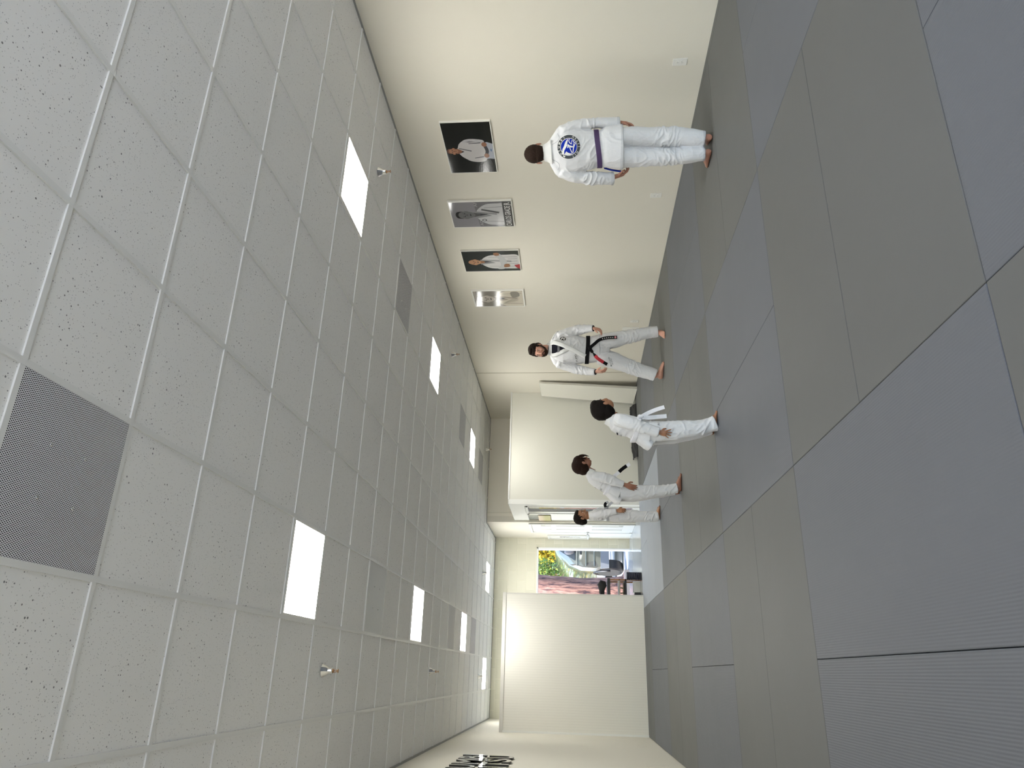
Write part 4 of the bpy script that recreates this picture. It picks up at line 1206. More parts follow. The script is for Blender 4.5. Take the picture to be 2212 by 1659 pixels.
    lapel([(-.030, 1.462), (-.022, 1.40), (.010, 1.33), (.050, 1.245), (.085, 1.17)], .050, .010, 'lapel')
    lapel([(.128, 1.478), (.142, 1.43), (.118, 1.34), (.075, 1.24), (.030, 1.15), (-.015, 1.07), (-.045, 1.015)], .056, .015, 'lapel')
    q = MB(); q.loft([(.052, .026, 1.458), (.053, .034, 1.49), (.053, .034, 1.515), (.053, .032, 1.515), (.052, .028, 1.49)], [(.094, .075), (.082, .068), (.077, .062), (.068, .056), (.066, .054)], 34)
    put(remesh(q, .0045, 1), 'collar', m_gi2, root)
    # belt
    wrap_band(bt, (.033, 0, .985), .052, .006, .005, m_bblack, 'belt', root, (-.010, 0))
    q = MB(); c = front(.062, .960, .022)
    q.ball(c, (.030, .020, .030), None, 2); q.ball(c+Vector((.014, -.004, -.014)), (.020, .016, .024)); q.ball(c+Vector((-.012, -.004, -.006)), (.022, .017, .020))
    kt = put(remesh(q, .004, 1), 'belt_knot', m_bblack, root)
    pr = [c+Vector((.012, -.008, -.012)), c+Vector((.055, -.015, -.065)), Vector((.165, -.150, .835)), Vector((.192, -.158, .74)), Vector((.197, -.155, .607))]
    ta = ribbon(pr, .040, (Vector((.6, 0, .8)), X_), .005).build('belt_tail', m_bblack, root)
    pl = [c+Vector((-.012, -.010, -.006)), Vector((.01, -.155, .925)), Vector((-.060, -.165, .87)), Vector((-.100, -.165, .82)), Vector((-.152, -.155, .735))]
    wl = (Vector((.5, 0, .85)), Vector((1, 0, -.45)).normalized())
    tb = ribbon(pl, .040, wl, .005).build('belt_tail', m_bblack, root)
    sub_ribbon(pl, .42, .86, .042, (Vector((.8, 0, .2)), Vector((1, 0, -.45)).normalized()), .013).build('red_bar', m_red, tb)['label'] = 'red bar on the belt end'
    q = MB(); P5 = Vector((.197, -.1595, .630)); q.add([P5+Vector((.014*math.cos(a), 0, .014*math.sin(a))) for a in [2*PI*i/16 for i in range(16)]], [tuple(range(16))]); q.build('pink_flower', mat('pink', (.70, .28, .30), .7), ta)
    q = MB()
    for i in range(6):
        zz = .66+.026*i; xx = .1965-.001*i*i*.6
        q.box((xx-.008, -.1622, zz), (xx+.006, -.1600, zz+.004)); q.box((xx-.002, -.1622, zz-.004), (xx+.002, -.1600, zz+.010))
    q.build('belt_lettering', m_pwhite, ta)
    q = MB(); a_ = ell_ring((.062, 0, .832), .181, .141, 50); q.tube(a_, .0016, 6); q.build('stitching', m_stitch, j)
    # chest emblem, lettering
    D = Decal(bj, (.196, -.12, 1.305), Vector((.93, .36, 0)).normalized(), Z_, Vector((.36, -.93, 0)).normalized())
    animal_logo(D, .040, m_pwhite, m_embb); D.build('chest_emblem', root, 'small round black emblem on the chest')
    D = Decal(bj, (-.062, -.1, 1.122), Vector((1, 0, .22)).normalized(), Vector((-.22, 0, 1)).normalized(), -Y2)
    D.text('FUMO', .024, m_embb, 0, 0, 1.1); D.text('JIU JITSU', .007, m_embb, .006, -.013, 1.1); D.build('chest_lettering', root)
    D = Decal(bj, (.222, -.025, 1.385), Vector((.80, .0, -.50)).normalized(), Vector((.42, .71, .56)).normalized(), Vector((.43, -.70, .57)).normalized())
    D.text('MOTUMBI', .022, m_embb, -.0, 0, 1.0); D.build('sleeve_lettering', root)
    btr = bvh_of(t_.data)
    D = Decal(btr, (-.118, -.1, .690), Vector((1, 0, .30)).normalized(), Vector((-.30, 0, 1)).normalized(), -Y2)
    D.text('MOTUMBI', .017, m_pwhite, .0, 0, 1.25); D.text('MOTUMBI', .0165, m_embb, .002, -.002, 1.25); D.text('JIU JITSU', .015, m_embb, 0, -.022, 1.1)
    D.poly([(-.065, .0), (-.05, .022), (-.045, -.004)], mat('slate', (.10, .13, .14), .7)); D.build('trouser_lettering', root)
    for arm, ra in ((armR, raR), (armL, raL)):
        p_ = Vector(arm[-1]); d_ = (Vector(arm[-1])-Vector(arm[-2])).normalized()
        q = MB(); q.loft([p_-d_*.01, p_+d_*.008], [(ra[-1][0]-.010, ra[-1][1]-.010)]*2, 20); q.build('shirt_cuff', MATS['undershirt_navy'], root, smooth='auto')
person_black()

# ================= children in profile, facing picture right
def child(loc, psi, label, S, tag_):
    root = thing('person', loc, label, 'person', 'people in white uniforms', -psi)
    sk = skin('skin_'+tag_, S['skin']); hr = hairm('hair_'+tag_, S['hair'])
    J = MB(); Tq = MB()
    J.loft(S['torso'], S['trad'], 28, ref=(1, 0, 0)); Tq.loft(S['torso'], S['trad'], 40, ref=(1, 0, 0))
    for a in ('arm', 'arm2'): J.loft(*hollow(S[a], S[a+'r'], .02, .005), 18)
    if 'flare' in S: J.loft(*hollow(S['flare'], S['flarer'], .05, .008), 26, ref=(1, 0, 0))
    Tr = MB(); Tr.loft(S['hip'], S['hipr'], 22, ref=(1, 0, 0))
    for a in ('leg', 'leg2'): Tr.loft(*hollow(S[a], S[a+'r'], .02, .006), 20)
    B = MB(); hf = HeadFrame(*S['head'])
    head_blobs(B, hf, True)
    B.loft(S['neck'], S['neckr'], 18)
    tm = [Vector(p) for p in S['torso']]; B.loft(tm[1:-1], [(max(r[0]-.035, .03), max(r[1]-.035, .03)) for r in S['trad'][1:-1]], 16)
    for a in ('arm', 'arm2'): B.loft(S[a], [min(r)*.62 for r in S[a+'r']], 12)
    for h in S['hands']: hand(B, *h)
    for a in ('leg', 'leg2'): B.loft(S[a][:-1]+[Vector(S[a][-1])+Vector((0, 0, .03))], [min(r)*.55 for r in S[a+'r']], 12)
    for f in S['feet']: foot(B, *f)
    b, j, t_, bj, bt = bust(root, tag_, B, J, Tr, Tq, sk, .0036, .0048, folds(S['jz'], .0038, S['seed']), folds(S['tz'], .0038, S['seed']+5))
    q = MB()
    for x, y, z, r in S['hairb']: hf.ball(q, x, y, z, r, 3)
    for pts, rr in S.get('locks', []): q.loft([hf.p(*p) for p in pts], rr, 8)
    hm = remesh(q, .0038, 2); displace(hm, lambda p, n: .0016*noise.noise(p*80)+S.get('hamp', .001)*ridge(p*30)); put(hm, 'hair', hr, root)
    face_parts(hf, root, S['hair'], (.28, .10, .08), dy=.005)
    q = MB(); q.loft(S['coll'], S['collr'], 30, ref=(1, 0, 0)); put(remesh(q, .004, 1), 'collar', m_gi2, root)
    return root, j, t_, bj, bt, hf

# nearest boy, white belt
def boy_white():
    S = dict(skin=(.33, .155, .085), hair=(.008, .006, .005), seed=21.,
        torso=[(-.105, .03, .545), (-.098, .03, .59), (-.065, .03, .645), (-.040, .03, .70), (-.025, .03, .77), (-.004, .03, .825), (.022, .03, .865), (.030, .03, .885)],
        trad=[(.118, .125), (.110, .122), (.094, .112), (.092, .112), (.095, .122), (.080, .118), (.052, .075), (.046, .062)],
        flare=[(-.10, .03, .66), (-.145, .03, .60), (-.185, .03, .560), (-.200, .03, .535)], flarer=[(.05, .09), (.055, .105), (.055, .115), (.052, .115)],
        arm=[(.020, -.060, .825), (.012, -.085, .79), (-.010, -.105, .72), (-.038, -.115, .64), (-.058, -.115, .57), (-.085, -.110, .487)],
        armr=[(.055, .05), (.056, .05), (.052, .045), (.048, .042), (.046, .040), (.043, .036)],
        arm2=[(.010, .115, .82), (.000, .14, .76), (-.020, .15, .68), (-.05, .14, .60), (-.08, .12, .53)], arm2r=[(.05, .05), (.048, .045), (.044, .042), (.040, .038), (.036, .034)],
        hip=[(-.085, .03, .66), (-.100, .03, .58), (-.105, .03, .50)], hipr=[(.085, .10), (.098, .11), (.10, .11)],
        leg=[(-.085, -.020, .55), (-.078, -.030, .45), (-.070, -.035, .34), (-.060, -.035, .23), (-.050, -.030, .13), (-.030, -.030, .055), (-.012, -.035, .012)],
        legr=[(.088, .07), (.082, .068), (.078, .064), (.070, .060), (.062, .058), (.058, .056), (.066, .056)],
        leg2=[(-.12, .085, .55), (-.115, .09, .45), (-.110, .09, .34), (-.098, .09, .22), (-.078, .09, .12), (-.052, .09, .03)],
        leg2r=[(.082, .065), (.080, .064), (.074, .060), (.064, .056), (.058, .054), (.058, .052)],
        neck=[(.090, .03, .90), (.060, .03, .875), (.030, .03, .84)], neckr=[(.046, .046), (.046, .046), (.06, .06)],
        coll=[(.010, .03, .842), (.026, .03, .872), (.036, .03, .898), (.036, .03, .898), (.028, .03, .875)], collr=[(.066, .082), (.062, .068), (.058, .062), (.050, .054), (.048, .052)],
        head=((.112, .03, .920), R(-52), R(10), R(6), .88),
        hands=[((-.088, -.112, .478), (-.15, -.10, -1), (-.1, -1, 0), -1, .115, .10, .30), ((-.09, .12, .52), (-.1, .1, -1), (0, 1, 0), 1, .11, .2)],
        feet=[((-.075, -.035, 0), (1, .05, 0), .165, (-.040, -.032, .07)), ((-.11, .09, 0), (1, .1, 0), .165, (-.07, .09, .07))],
        hairb=[(0, -.020, .038, (.088, .106, .094)), (0, -.048, -.010, (.080, .078, .078)), (0, -.055, -.048, (.062, .050, .048)), (0, .020, .085, (.070, .068, .042))], hamp=.002,
        jz=[(Vector((-.04, -.11, .64)), .12, .006, Vector((.5, 0, 1)).normalized(), 2.4), (Vector((.02, -.08, .78)), .09, .006, Vector((1, 0, -.3)).normalized(), 2.4), (Vector((-.12, -.05, .76)), .10, .007, Vector((.4, 0, 1)).normalized(), 2.4)],
        tz=[(Vector((-.05, -.04, .10)), .12, .012, Vector((.7, 0, 1)).normalized(), 2.4), (Vector((-.07, -.04, .40)), .14, .007, Vector((.8, 0, .6)).normalized(), 2.2), (Vector((-.06, -.04, .25)), .12, .006, Vector((1, 0, -.8)).normalized(), 2.)])
    root, j, t_, bj, bt, hf = child((1.69, 1.32, 0), .3302, 'smallest child with short black hair and white belt, nearest of three children in profile', S, 'c')
    wrap_band(bt, (-.058, .03, .655), .036, .004, .004, m_bwhite, 'belt', root, (-.030, 0), .2)
    q = MB(); q.ball((.040, -.03, .628), (.022, .030, .020)); q.ball((.045, -.045, .610), (.016, .018, .018)); put(remesh(q, .0035, 1), 'belt_knot', m_bwhite, root)
    ribbon([(.042, -.05, .615), (.070, -.06, .565), (.098, -.062, .50), (.120, -.065, .430)], .032, (Vector((1, 0, .4)).normalized(), Vector((1, .2, .2)).normalized()), .004).build('belt_tail', m_bwhite, root)
    ribbon([(.036, -.045, .610), (.034, -.055, .55), (.040, -.055, .48), (.046, -.06, .412)], .034, X_, .004).build('belt_tail', m_bwhite, root)
    D = Decal(bj, (-.13, -.02, .785), Vector((.12, -.7, 0)).normalized(), Vector((.35, 0, 1)).normalized(), Vector((-.95, -.30, .3)).normalized())
    D.poly([(-.06, .022), (.03, .030), (.032, .044), (-.06, .036)], m_embb); D.text('JIU JITSU', .017, m_embb, -.02, -.004, 1.0); D.build('back_lettering', root)
    D = Decal(bvh_of(t_.data), (.0, -.06, .478), X_, Z_, -Y2); D.text('JIU', .014, m_embb, -.018, -.004, 1.); D.build('trouser_lettering', root)
boy_white()

# middle child
def kid_mid():
    S = dict(skin=(.30, .135, .085), hair=(.020, .009, .006), seed=31.,
        torso=[(-.120, .03, .668), (-.100, .03, .72), (-.050, .03, .775), (-.012, .03, .84), (.030, .03, .92), (.055, .03, .965), (.085, .03, 1.0), (.095, .03, 1.02)],
        trad=[(.110, .13), (.102, .122), (.088, .110), (.090, .115), (.086, .125), (.074, .112), (.050, .072), (.044, .060)],
        flare=[(-.10, .03, .80), (-.150, .03, .745), (-.195, .03, .690), (-.208, .03, .662)], flarer=[(.05, .09), (.055, .11), (.056, .12), (.052, .12)],
        arm=[(.070, -.065, .955), (.062, -.090, .92), (.048, -.110, .84), (.022, -.120, .76), (-.004, -.12, .70), (-.026, -.115, .635)],
        armr=[(.052, .05), (.056, .05), (.058, .048), (.055, .045), (.046, .042), (.038, .036)],
        arm2=[(.060, .12, .95), (.045, .145, .88), (.02, .155, .80), (-.02, .15, .72), (-.06, .14, .66)], arm2r=[(.05, .05), (.048, .046), (.044, .042), (.040, .038), (.036, .034)],
        hip=[(-.06, .03, .80), (-.09, .03, .70), (-.105, .03, .60)], hipr=[(.08, .10), (.092, .11), (.098, .115)],
        leg=[(-.105, -.025, .66), (-.112, -.035, .54), (-.108, -.04, .44), (-.100, -.04, .33), (-.088, -.04, .22), (-.072, -.04, .13), (-.060, -.04, .048)],
        legr=[(.088, .07), (.082, .068), (.076, .064), (.066, .058), (.060, .054), (.056, .052), (.055, .052)],
        leg2=[(-.13, .09, .66), (-.140, .095, .54), (-.135, .095, .44), (-.125, .095, .33), (-.112, .095, .22), (-.098, .095, .13), (-.088, .095, .06)],
        leg2r=[(.082, .068), (.078, .064), (.070, .060), (.062, .056), (.058, .052), (.054, .050), (.052, .050)],
        neck=[(.155, .03, 1.045), (.125, .03, 1.01), (.090, .03, .97)], neckr=[(.044, .044), (.044, .044), (.06, .06)],
        coll=[(.075, .03, .965), (.095, .03, .995), (.108, .03, 1.025), (.108, .03, 1.025), (.098, .03, 1.0)], collr=[(.066, .080), (.060, .068), (.056, .062), (.048, .054), (.046, .052)],
        head=((.190, .03, 1.075), R(-70), R(-12), R(6), .93),
        hands=[((-.030, -.115, .612), (-.33, -.12, -1), (-.25, -1, 0), -1, .150, .14, .06), ((-.07, .14, .64), (-.25, .05, -1), (0, 1, 0), 1, .14, .2)],
        feet=[((-.095, -.04, 0), (1, .05, 0), .195, (-.058, -.04, .085)), ((-.13, .10, 0), (1, .1, 0), .195, (-.09, .095, .085))],
        hairb=[(0, -.020, .036, (.089, .104, .092)), (0, -.050, -.012, (.082, .074, .076)), (0, -.062, -.055, (.060, .042, .042)), (0, .018, .075, (.076, .074, .048))], hamp=.003,
        locks=[([(.04, .086, .060), (.046, .104, .020), (.044, .112, -.02), (.040, .110, -.05)], [.012, .010, .006, .003]), ([(-.03, .086, .060), (-.046, .100, .020), (-.05, .112, -.03), (-.046, .125, -.075)], [.012, .010, .006, .002]), ([(0, .09, .07), (.0, .106, .03), (.0, .112, .0)], [.014, .009, .004]), ([(.076, .045, .04), (.082, .05, .0), (.078, .055, -.03)], [.012, .009, .003])],
        jz=[(Vector((.03, -.12, .80)), .14, .007, Vector((.6, 0, 1)).normalized(), 2.4), (Vector((-.05, -.06, .86)), .10, .008, Vector((.4, 0, 1)).normalized(), 2.4), (Vector((.06, -.09, .92)), .08, .006, Vector((1, 0, 0)), 2.4)],
        tz=[(Vector((-.07, -.04, .15)), .13, .008, Vector((.7, 0, 1)).normalized(), 2.4), (Vector((-.10, -.04, .50)), .16, .006, Vector((1, 0, .2)).normalized(), 2.4), (Vector((-.10, -.04, .34)), .12, .008, Vector((.5, 0, 1)).normalized(), 2.4)])
    root, j, t_, bj, bt, hf = child((1.71, 3.44, 0), .2477, 'child with chin-length brown hair and black-barred white belt, standing between the other two children', S, 'd')
    wrap_band(bt, (-.040, .03, .785), .034, .004, .004, m_bwhite, 'belt', root, (-.050, 0), .2)
    q = MB(); q.ball((.068, -.05, .728), (.020, .024, .018)); put(remesh(q, .0035, 1), 'belt_knot', m_bwhite, root)
    pt = [(.066, -.06, .728), (.100, -.075, .690), (.150, -.08, .635), (.200, -.085, .560)]
    wt = Vector((.75, 0, .66))
    tb = ribbon(pt, .036, wt, .004).build('belt_tail', m_bwhite, root)
    sub_ribbon(pt, .42, .86, .038, wt, .0065).build('black_bar', m_embb, tb)
    D = Decal(bj, (-.085, -.02, .905), Vector((.30, -.7, 0)).normalized(), Vector((.40, 0, 1)).normalized(), Vector((-.93, -.40, .3)).normalized())
    D.text('MO', .024, m_embb, -.05, .030, 1.0); D.text('JIU JITSU', .024, m_embb, -.005, -.040, .8); D.build('back_lettering', root)
kid_mid()

# farthest child
def kid_far():
    S = dict(skin=(.36, .175, .095), hair=(.010, .007, .006), seed=41.,
        torso=[(-.005, .02, .50), (-.002, .02, .58), (.004, .02, .66), (.012, .02, .73), (.004, .02, .81), (-.008, .02, .88), (-.016, .02, .93), (-.016, .02, .955)],
        trad=[(.098, .125), (.100, .122), (.094, .115), (.078, .105), (.092, .118), (.082, .118), (.054, .076), (.046, .062)],
        arm=[(-.012, -.07, .90), (-.002, -.095, .86), (.008, -.112, .79), (.020, -.12, .72), (.036, -.135, .66), (.052, -.15, .595)],
        armr=[(.052, .05), (.054, .05), (.056, .048), (.052, .044), (.044, .040), (.038, .034)],
        arm2=[(-.01, .115, .90), (.0, .14, .83), (.0, .15, .76), (.01, .14, .69), (.02, .12, .63)], arm2r=[(.05, .05), (.046, .046), (.042, .042), (.038, .038), (.034, .034)],
        hip=[(.0, .02, .72), (-.005, .02, .62), (-.008, .02, .52)], hipr=[(.075, .10), (.09, .11), (.095, .115)],
        leg=[(-.006, -.035, .56), (-.008, -.04, .45), (-.012, -.045, .34), (-.018, -.045, .24), (-.020, -.04, .14), (-.012, -.04, .07), (-.006, -.04, .022)],
        legr=[(.088, .07), (.084, .068), (.080, .066), (.074, .062), (.070, .060), (.066, .058), (.062, .056)],
        leg2=[(-.02, .075, .56), (-.022, .08, .45), (-.028, .085, .34), (-.034, .085, .24), (-.036, .085, .14), (-.035, .085, .02)],
        leg2r=[(.082, .068), (.078, .066), (.074, .062), (.068, .058), (.062, .055), (.058, .052)],
        neck=[(-.030, .02, 1.02), (-.020, .02, .985), (-.012, .02, .93)], neckr=[(.046, .046), (.046, .046), (.06, .06)],
        coll=[(-.016, .02, .905), (-.018, .02, .94), (-.022, .02, .968), (-.022, .02, .968), (-.020, .02, .945)], collr=[(.074, .088), (.064, .072), (.058, .062), (.050, .054), (.048, .052)],
        head=((-.028, .02, 1.060), R(-105), R(-10), R(0), .93),
        hands=[((.056, -.155, .585), (.06, -.15, -1), (.35, -1, 0), -1, .150, .35, .05), ((.02, .115, .61), (0, -.05, -1), (0, 1, 0), 1, .14, .3)],
        feet=[((-.055, -.04, 0), (1, -.12, 0), .19, (-.014, -.04, .085)), ((-.075, .09, 0), (1, .1, 0), .19, (-.035, .085, .085))],
        hairb=[(0, -.026, .036, (.086, .102, .090)), (0, -.058, -.008, (.080, .070, .074)), (0, -.072, -.048, (.058, .040, .040)), (0, .010, .080, (.068, .072, .040))], hamp=.002,
        jz=[(Vector((.02, -.12, .74)), .12, .008, Vector((.5, 0, 1)).normalized(), 2.4), (Vector((-.05, -.06, .80)), .10, .009, Vector((.4, 0, 1)).normalized(), 2.4), (Vector((0, -.08, .58)), .12, .008, Vector((1, 0, .3)).normalized(), 2.2)],
        tz=[(Vector((-.01, -.04, .14)), .14, .010, Vector((.5, 0, 1)).normalized(), 2.2), (Vector((-.01, -.04, .40)), .16, .007, Vector((1, 0, .5)).normalized(), 2.0)])
    root, j, t_, bj, bt, hf = child((1.78, 5.54, 0), .2038, 'farthest of the three children in profile, short dark hair, standing before the office door', S, 'e')
    wrap_band(bt, (.010, .02, .725), .034, .004, .004, mat('belt_grey', (.45, .46, .49), .7), 'belt', root, (.02, 0), .2)
    q = MB(); q.ball((.098, -.03, .715), (.020, .026, .018)); put(remesh(q, .0035, 1), 'belt_knot', MATS['belt_grey'], root)
    pt = [(.10, -.05, .715), (.130, -.07, .69), (.160, -.07, .66), (.185, -.07, .60)]
    ribbon(pt, .034, X_, .004).build('belt_tail', MATS['belt_grey'], root)
    pt = [(.095, -.05, .72), (.120, -.075, .745), (.150, -.075, .74), (.175, -.075, .70)]
    tb = ribbon(pt, .036, Z_, .004).build('belt_tail', MATS['belt_grey'], root); sub_ribbon(pt, .2, .8, .038, Z_, .0065).build('black_bar', m_embb, tb)
    for x0 in (-.001, .014):
        P = []
        for a in range(9):
            z = .945-.030*a; x = .030+.0105*a+x0; h = bt.ray_cast(Vector((x, -.5, z)), Y2)
            if h[0] is not None: P.append(h[0]+Vector((0, -.008, 0)))
        if len(P) > 3: q = MB(); q.tube(P, .0035, 6); q.build('lapel_piping', m_stitch if x0 > 0 else m_gi2, j, smooth=True)
kid_far()

# ------------------------------------------------------------------ outdoors
def ground_mat():
    m = mat('driveway', (.3, .3, .3), .8)
    k = N(m); nz = k.n('TexNoise', Scale=1.3, Detail=6.0); k.l(k.pos(), nz.inputs['Vector'])
    k.l(k.ramp(nz.outputs['Fac'], [(.35, (.20, .20, .22)), (.5, (.38, .38, .37)), (.65, (.46, .45, .42))]), k.b.inputs['Base Color'])
    return m
m_ground = ground_mat()
box_struct('trim_13', (-20, -30, -.155), (24, YB-.14, -.15), mat('bounce_pavement', (.62, .60, .56), .8), 'unseen pale pavement added to bounce sun in through the shop windows')  # light paving added out of view so more sunlight bounces into the room
box_struct('ground', (-30, -34, -.30), (34, 50, -.155), m_ground, 'pale driveway and street around the building')
box_struct('trim_10', (-2, 13.50, -.155), (2.1, 13.62, -.04), mat('kerb', (.34, .29, .26), .8), 'pinkish kerb in front of the tree bed')
box_struct('trim_11', (-2, 13.62, -.155), (2.1, 20, -.05), mat('bark_mulch', (.16, .10, .085), .9, bump=(40, .6)), 'reddish planting bed outside')

t = thing('tree', (1.66, 14.3, -.05), 'thick reddish brown tree trunk standing outside the doorway', 'tree')
q = MB(); n1, n2 = 60, 40
C_ = [(-.04, -.12, .46), (-.03, .3, .36), (.02, 1.0, .29), (.14, 1.9, .235), (.28, 3.2, .20), (.45, 5.0, .17)]
vs = []; fs = []
for i in range(n1+1):
    z = -.12+5.1*i/n1
    for a, b in zip(C_, C_[1:]):
        if a[1] <= z <= b[1]+1e-6:
            w = (z-a[1])/(b[1]-a[1]); cx = a[0]+(b[0]-a[0])*w; r = a[2]+(b[2]-a[2])*w; break
    for j in range(n2):
        th = 2*PI*j/n2
        rr = r*(1+.10*noise.noise(Vector((math.cos(th)*5, math.sin(th)*5, z*.8)))+.07*abs(noise.noise(Vector((math.cos(th)*14, math.sin(th)*14, z*1.4)))))
        vs.append((cx+rr*math.cos(th), rr*math.sin(th), z))
for i in range(n1):
    for j in range(n2): fs.append((i*n2+j, i*n2+(j+1) % n2, (i+1)*n2+(j+1) % n2, (i+1)*n2+j))
m_bark = mat('bark', (.34, .19, .16), .9)
k = N(m_bark); mp = k.n('Mapping'); mp.inputs['Scale'].default_value = (9, 9, 1.1); k.l(k.obj(), mp.inputs['Vector'])
nz = k.n('TexNoise', Scale=2.2, Detail=8.0, Roughness=.7); k.l(mp.outputs[0], nz.inputs['Vector'])
k.l(k.ramp(nz.outputs['Fac'], [(.38, (.035, .02, .028)), (.5, (.20, .105, .085)), (.64, (.32, .19, .16))]), k.b.inputs['Base Color']); k.bump(nz.outputs['Fac'], .8, .05)
q.add(vs, fs); q.build('trunk', m_bark, t, smooth=True)

def leaves(name, loc, rad, n, cols, size, label, seed, cat='bush', group=None):
    rn = random.Random(seed)
    t = thing(name, loc, label, cat, group)
    q = MB(); ms = [mat('leaf_'+c[0], c[1], .55, spec=.3) for c in cols]; wt = [c[2] for c in cols]
    for _ in range(n):
        while True:
            v = Vector([rn.uniform(-1, 1) for _ in range(3)])
            if .45 < v.length < 1: break
        cl = noise.noise(v*3.1+Vector((seed, 0, 0)))
        P = Vector((v.x*rad[0], v.y*rad[1], v.z*rad[2]))*(1+.22*cl)
        P.z = max(P.z, -rad[2]*.98)
        a = Vector([rn.gauss(0, 1) for _ in range(3)]).normalized(); b = a.orthogonal().normalized()
        b.rotate(Matrix.Rotation(rn.uniform(0, 6.28), 3, a)); c = a.cross(b)
        s = size*rn.uniform(.6, 1.4)
        i = min(range(len(ms)), key=lambda i_: -wt[i_]*rn.random()*(1+1.3*noise.noise(P*1.6+Vector((i_*9, 0, 0)))))
        q.add([P-b*s, P-c*s*.55, P+b*s, P+c*s*.55], [(0, 1, 2, 3)], ms[i])
    q.build('foliage', None, t)
    q = MB(); rn2 = random.Random(seed+1)
    for _ in range(6):
        x, y = rn2.uniform(-.5, .5)*rad[0], rn2.uniform(-.5, .5)*rad[1]
        q.tube([(x*.3, y*.3, -rad[2]), (x*.7, y*.7, -rad[2]*.3), (x, y, rad[2]*.5)], .03, 6)
    q.build('branch', m_bark, t, smooth=True)
Y_ = ('yellow', (.50, .38, .035), 1.5); O_ = ('orange', (.50, .15, .03), .7); G_ = ('green', (.12, .19, .04), 1.0); S_ = ('sage', (.20, .26, .14), 1.3); R_ = ('red', (.45, .03, .03), .6); L_ = ('lime', (.26, .34, .06), 1.0)
leaves('yellow_bush', (4.9, 23.9, 2.2), (2.1, 1.0, 2.4), 12000, (('yellow', (.50, .38, .035), 3.2), O_, G_), .085, 'tall yellow and orange bush above and behind the parked van', 1)
leaves('sage_bush', (2.9, 21.6, 1.8), (.62, .6, 2.0), 6000, (S_, G_, L_), .05, 'grey green bush between the yellow bush and the tree trunk', 2)
leaves('flowering_bush', (2.76, 20.25, .75), (.30, .26, .80), 2600, (R_, O_, G_, L_, S_), .045, 'low red and green leafed bush right beside the tree trunk', 3)
leaves('yellow_bush', (1.05, 18.8, 1.8), (1.0, .7, 2.2), 6500, (Y_, L_, S_, G_), .07, 'yellow green bush behind the left side of the tree trunk', 4)
leaves('hedge', (2.6, 26.8, 2.8), (6.0, 1.0, 3.6), 16000, (L_, S_, Y_), .12, 'tall mixed green hedge at the very back outside', 5, 'hedge')

# van, end on
t = thing('van', (3.24, 15.2, -.155), 'silver van parked outside beyond the doorway, its end towards the room', 'van')
m_car = mat('silver_paint', (.20, .215, .20), .10, metal=.7, coat=.6)
half = [(0, .42), (.88, .42), (.94, .55), (.965, .85), (.95, 1.15), (.93, 1.20), (.83, 1.48), (.52, 1.78), (.30, 1.88), (0, 1.92)]
outl = half + [(-x, z) for x, z in half[-2:0:-1]]
secs = [(0, .90, .86), (.05, .96, .95), (.16, .99, .99), (.5, 1, 1), (2.2, 1, 1), (4.3, 1, 1), (4.6, .95, .93)]
q = MB(); vs = []; fs = []
for y, sx, sz in secs:
    for x, z in outl: vs.append((x*sx, y+(.16*max(0, z-1.2)/.9 if y < .3 else 0), .42+(z-.42)*sz))
n = len(outl)
for i in range(len(secs)-1):
    for j in range(n): fs.append((i*n+j, i*n+(j+1) % n, (i+1)*n+(j+1) % n, (i+1)*n+j))
fs.append(tuple(range(n))); fs.append(tuple((len(secs)-1)*n+j for j in range(n)))
q.add(vs, fs); body = q.build('body', m_car, t, smooth='auto')
def slab(name, pts, m, y, par=t, d=.012):
    q = MB(); k0 = len(pts)
    V = [(x, y(x, z)-d, z) for x, z in pts] + [(x, y(x, z)+.03, z) for x, z in pts]
    q.add(V, [tuple(range(k0)), tuple(range(k0, 2*k0))]+[(i, (i+1) % k0, (i+1) % k0+k0, i+k0) for i in range(k0)])
    return q.build(name, m, par)
yf = lambda x, z: .16*max(0, z-1.2)/.9
m_cg = mat('car_glass', (.03, .04, .05), .05, coat=1)
slab('window', [(-.70, 1.30), (.70, 1.30), (.42, 1.74), (-.42, 1.74)], m_cg, yf)
for z in (.78, 1.0, 1.24): slab('moulding', [(-.84, z), (.84, z), (.84, z+.022), (-.84, z+.022)], m_chrome, yf, d=.018)
slab('bumper', [(-.88, .40), (.88, .40), (.90, .62), (-.90, .62)], mat('bumper_grey', (.16, .17, .19), .4), yf, d=.07)
q = MB(); q.loft([(-.47, -.09, 1.33), (-.47, -.09, 1.42), (-.47, -.09, 1.52), (-.47, -.09, 1.58)], [(.05, .03), (.09, .05), (.09, .05), (.05, .03)]); q.build('mirror', mat('mirror_grey', (.17, .16, .16), .4), t, smooth=True)
q = MB(); q.tube([(-.47, -.02, 1.30), (-.47, -.09, 1.36)], .015); q.build('mirror_arm', m_black, t)
q = MB(); q.box((-.55, -.03, 1.12), (-.42, 0, 1.16)); q.build('handle', m_black, t, bevel=.01)
for sx in (-1, 1):
    for y in (.42, 3.6):
        w = MB(); prof = [(.19, -.13), (.33, -.135), (.365, -.10), (.372, 0), (.365, .10), (.33, .135), (.19, .13)]
        w.lathe((0, 0, 0), prof, 40); wh = w.build('tire', m_black, t, smooth='auto', loc=(sx*.82, y, .372)); wh.rotation_euler = (0, PI/2, R(8 if y < 1 else 0))
        w = MB(); w.lathe((0, 0, 0), [(.02, -.115), (.06, -.12), (.20, -.09), (.215, -.125), (.225, -.13), (.225, .13), (.2, .1), (.02, .12)], 28); w.build('rim', m_metal, wh, smooth='auto')
    q = MB(); q.tube([(sx*.95, .42+.42*math.cos(a), .37+.42*math.sin(a)) for a in [PI*i/12 for i in range(13)]], .03, 8); q.build('wheel_arch', m_black, t, smooth=True)

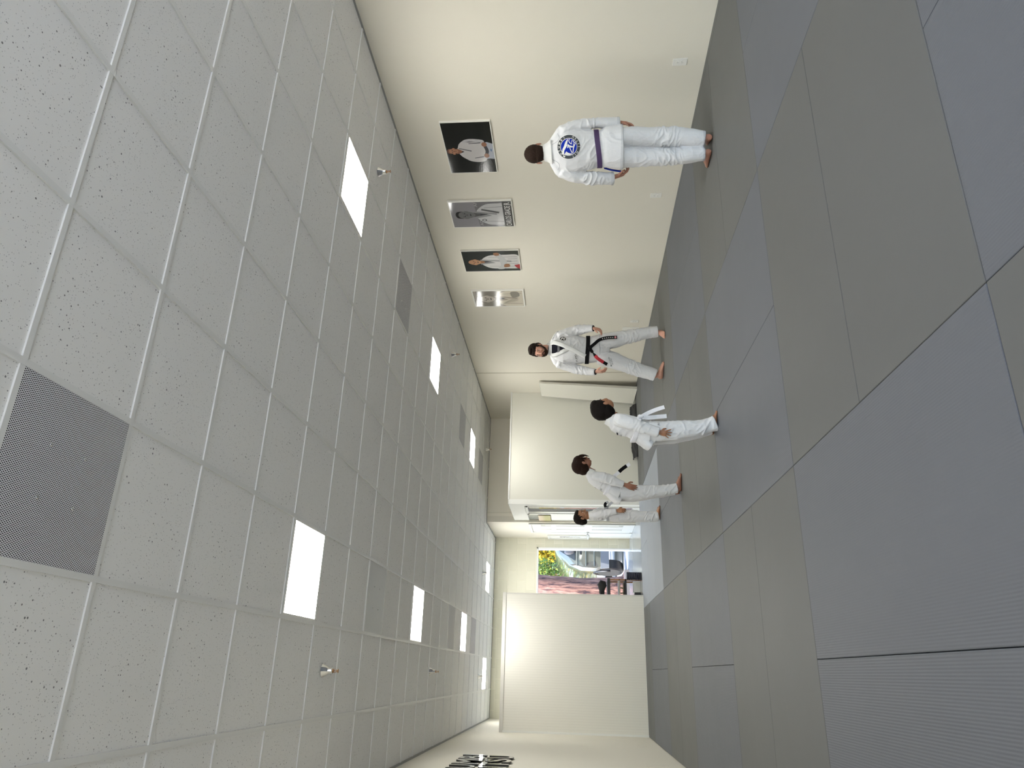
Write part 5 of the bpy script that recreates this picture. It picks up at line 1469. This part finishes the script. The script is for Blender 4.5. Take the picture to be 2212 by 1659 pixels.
# ------------------------------------------------------------------ shelf with things, just inside the doorway
SX0, SX1, SY0, SY1 = .50, 1.40, 9.50, 9.88
t = thing('shelf_rack', (1.0, 9.65, FL), 'small open rack with brown posts and black top at the doorway', 'rack')
def rk(name, a, b, m, bevel=.003):
    q = MB(); q.box((a[0]-1.0, a[1]-9.65, a[2]-FL), (b[0]-1.0, b[1]-9.65, b[2]-FL)); return q.build(name, m, t, bevel=bevel)
m_wood = mat('brown_wood', (.36, .17, .08), .5)
for x in (SX0, (SX0+SX1)/2, SX1-.03):
    for y in (SY0, SY1-.03): rk('post', (x, y, FL), (x+.028, y+.03, .505), m_wood)
rk('top', (SX0-.02, SY0-.02, .505), (SX1+.01, SY1+.02, .555), m_black)
rk('shelf', (SX0, SY0, .32), (SX1, SY1, .345), mat('grey_shelf', (.45, .42, .36), .5))
rk('shelf', (SX0, SY0, .20), (SX1, SY1, .235), m_black)
q = MB(); q.lathe((0, 0, 0), [(.066+.007*((k_ % 2)), .0+.0165*k_) for k_ in range(17)], 30)
o = q.build('ribbed_bin', mat('navy_rubber', (.010, .013, .03), .5), smooth='auto', loc=(1.44, 9.38, FL)); tag(o, 'dark navy ribbed bin on the floor beside the small rack', 'bin')
t2 = thing('sandal', (1.22, 9.68, .236), 'beige sandal lying on the lower shelf of the rack', 'shoe')
q = MB(); q.loft([(-.11, 0, .012), (-.05, 0, .014), (.03, 0, .012), (.12, 0, .012)], [(.03, .012), (.036, .014), (.032, .012), (.045, .012)], ref=(0, 1, 0)); q.build('sole', mat('beige_sole', (.50, .44, .32), .7), t2, smooth=True)
q = MB(); q.tube([(.03, -.04, .02), (.04, 0, .07), (.03, .04, .02)], .012, 8); q.tube([(-.06, -.035, .02), (-.06, 0, .065), (-.06, .035, .02)], .010, 8); q.build('strap', mat('beige_strap', (.60, .53, .38), .7), t2, smooth=True)
q = MB(); q.box((-.10, -.09, 0), (.10, .09, .13)); o = q.build('shoe_box', m_plate, bevel=.004, loc=(1.27, 9.69, FL)); tag(o, 'white box on the floor under the small rack', 'box')
q = MB(); q.box((-.16, -.12, 0), (.16, .12, .11)); o = q.build('storage_box', m_black, bevel=.006, loc=(1.0, 9.68, FL)); tag(o, 'low black box on the floor under the small rack', 'box')
q = MB(); q.loft([(-.15, 0, .04), (-.06, 0, .055), (.08, 0, .05), (.16, 0, .03)], [(.05, .03), (.09, .05), (.09, .045), (.05, .025)]); o = q.build('bag', m_blackcloth, smooth=True, loc=(1.22, 9.69, .60)); tag(o, 'small slack black bag on top of the rack', 'bag')
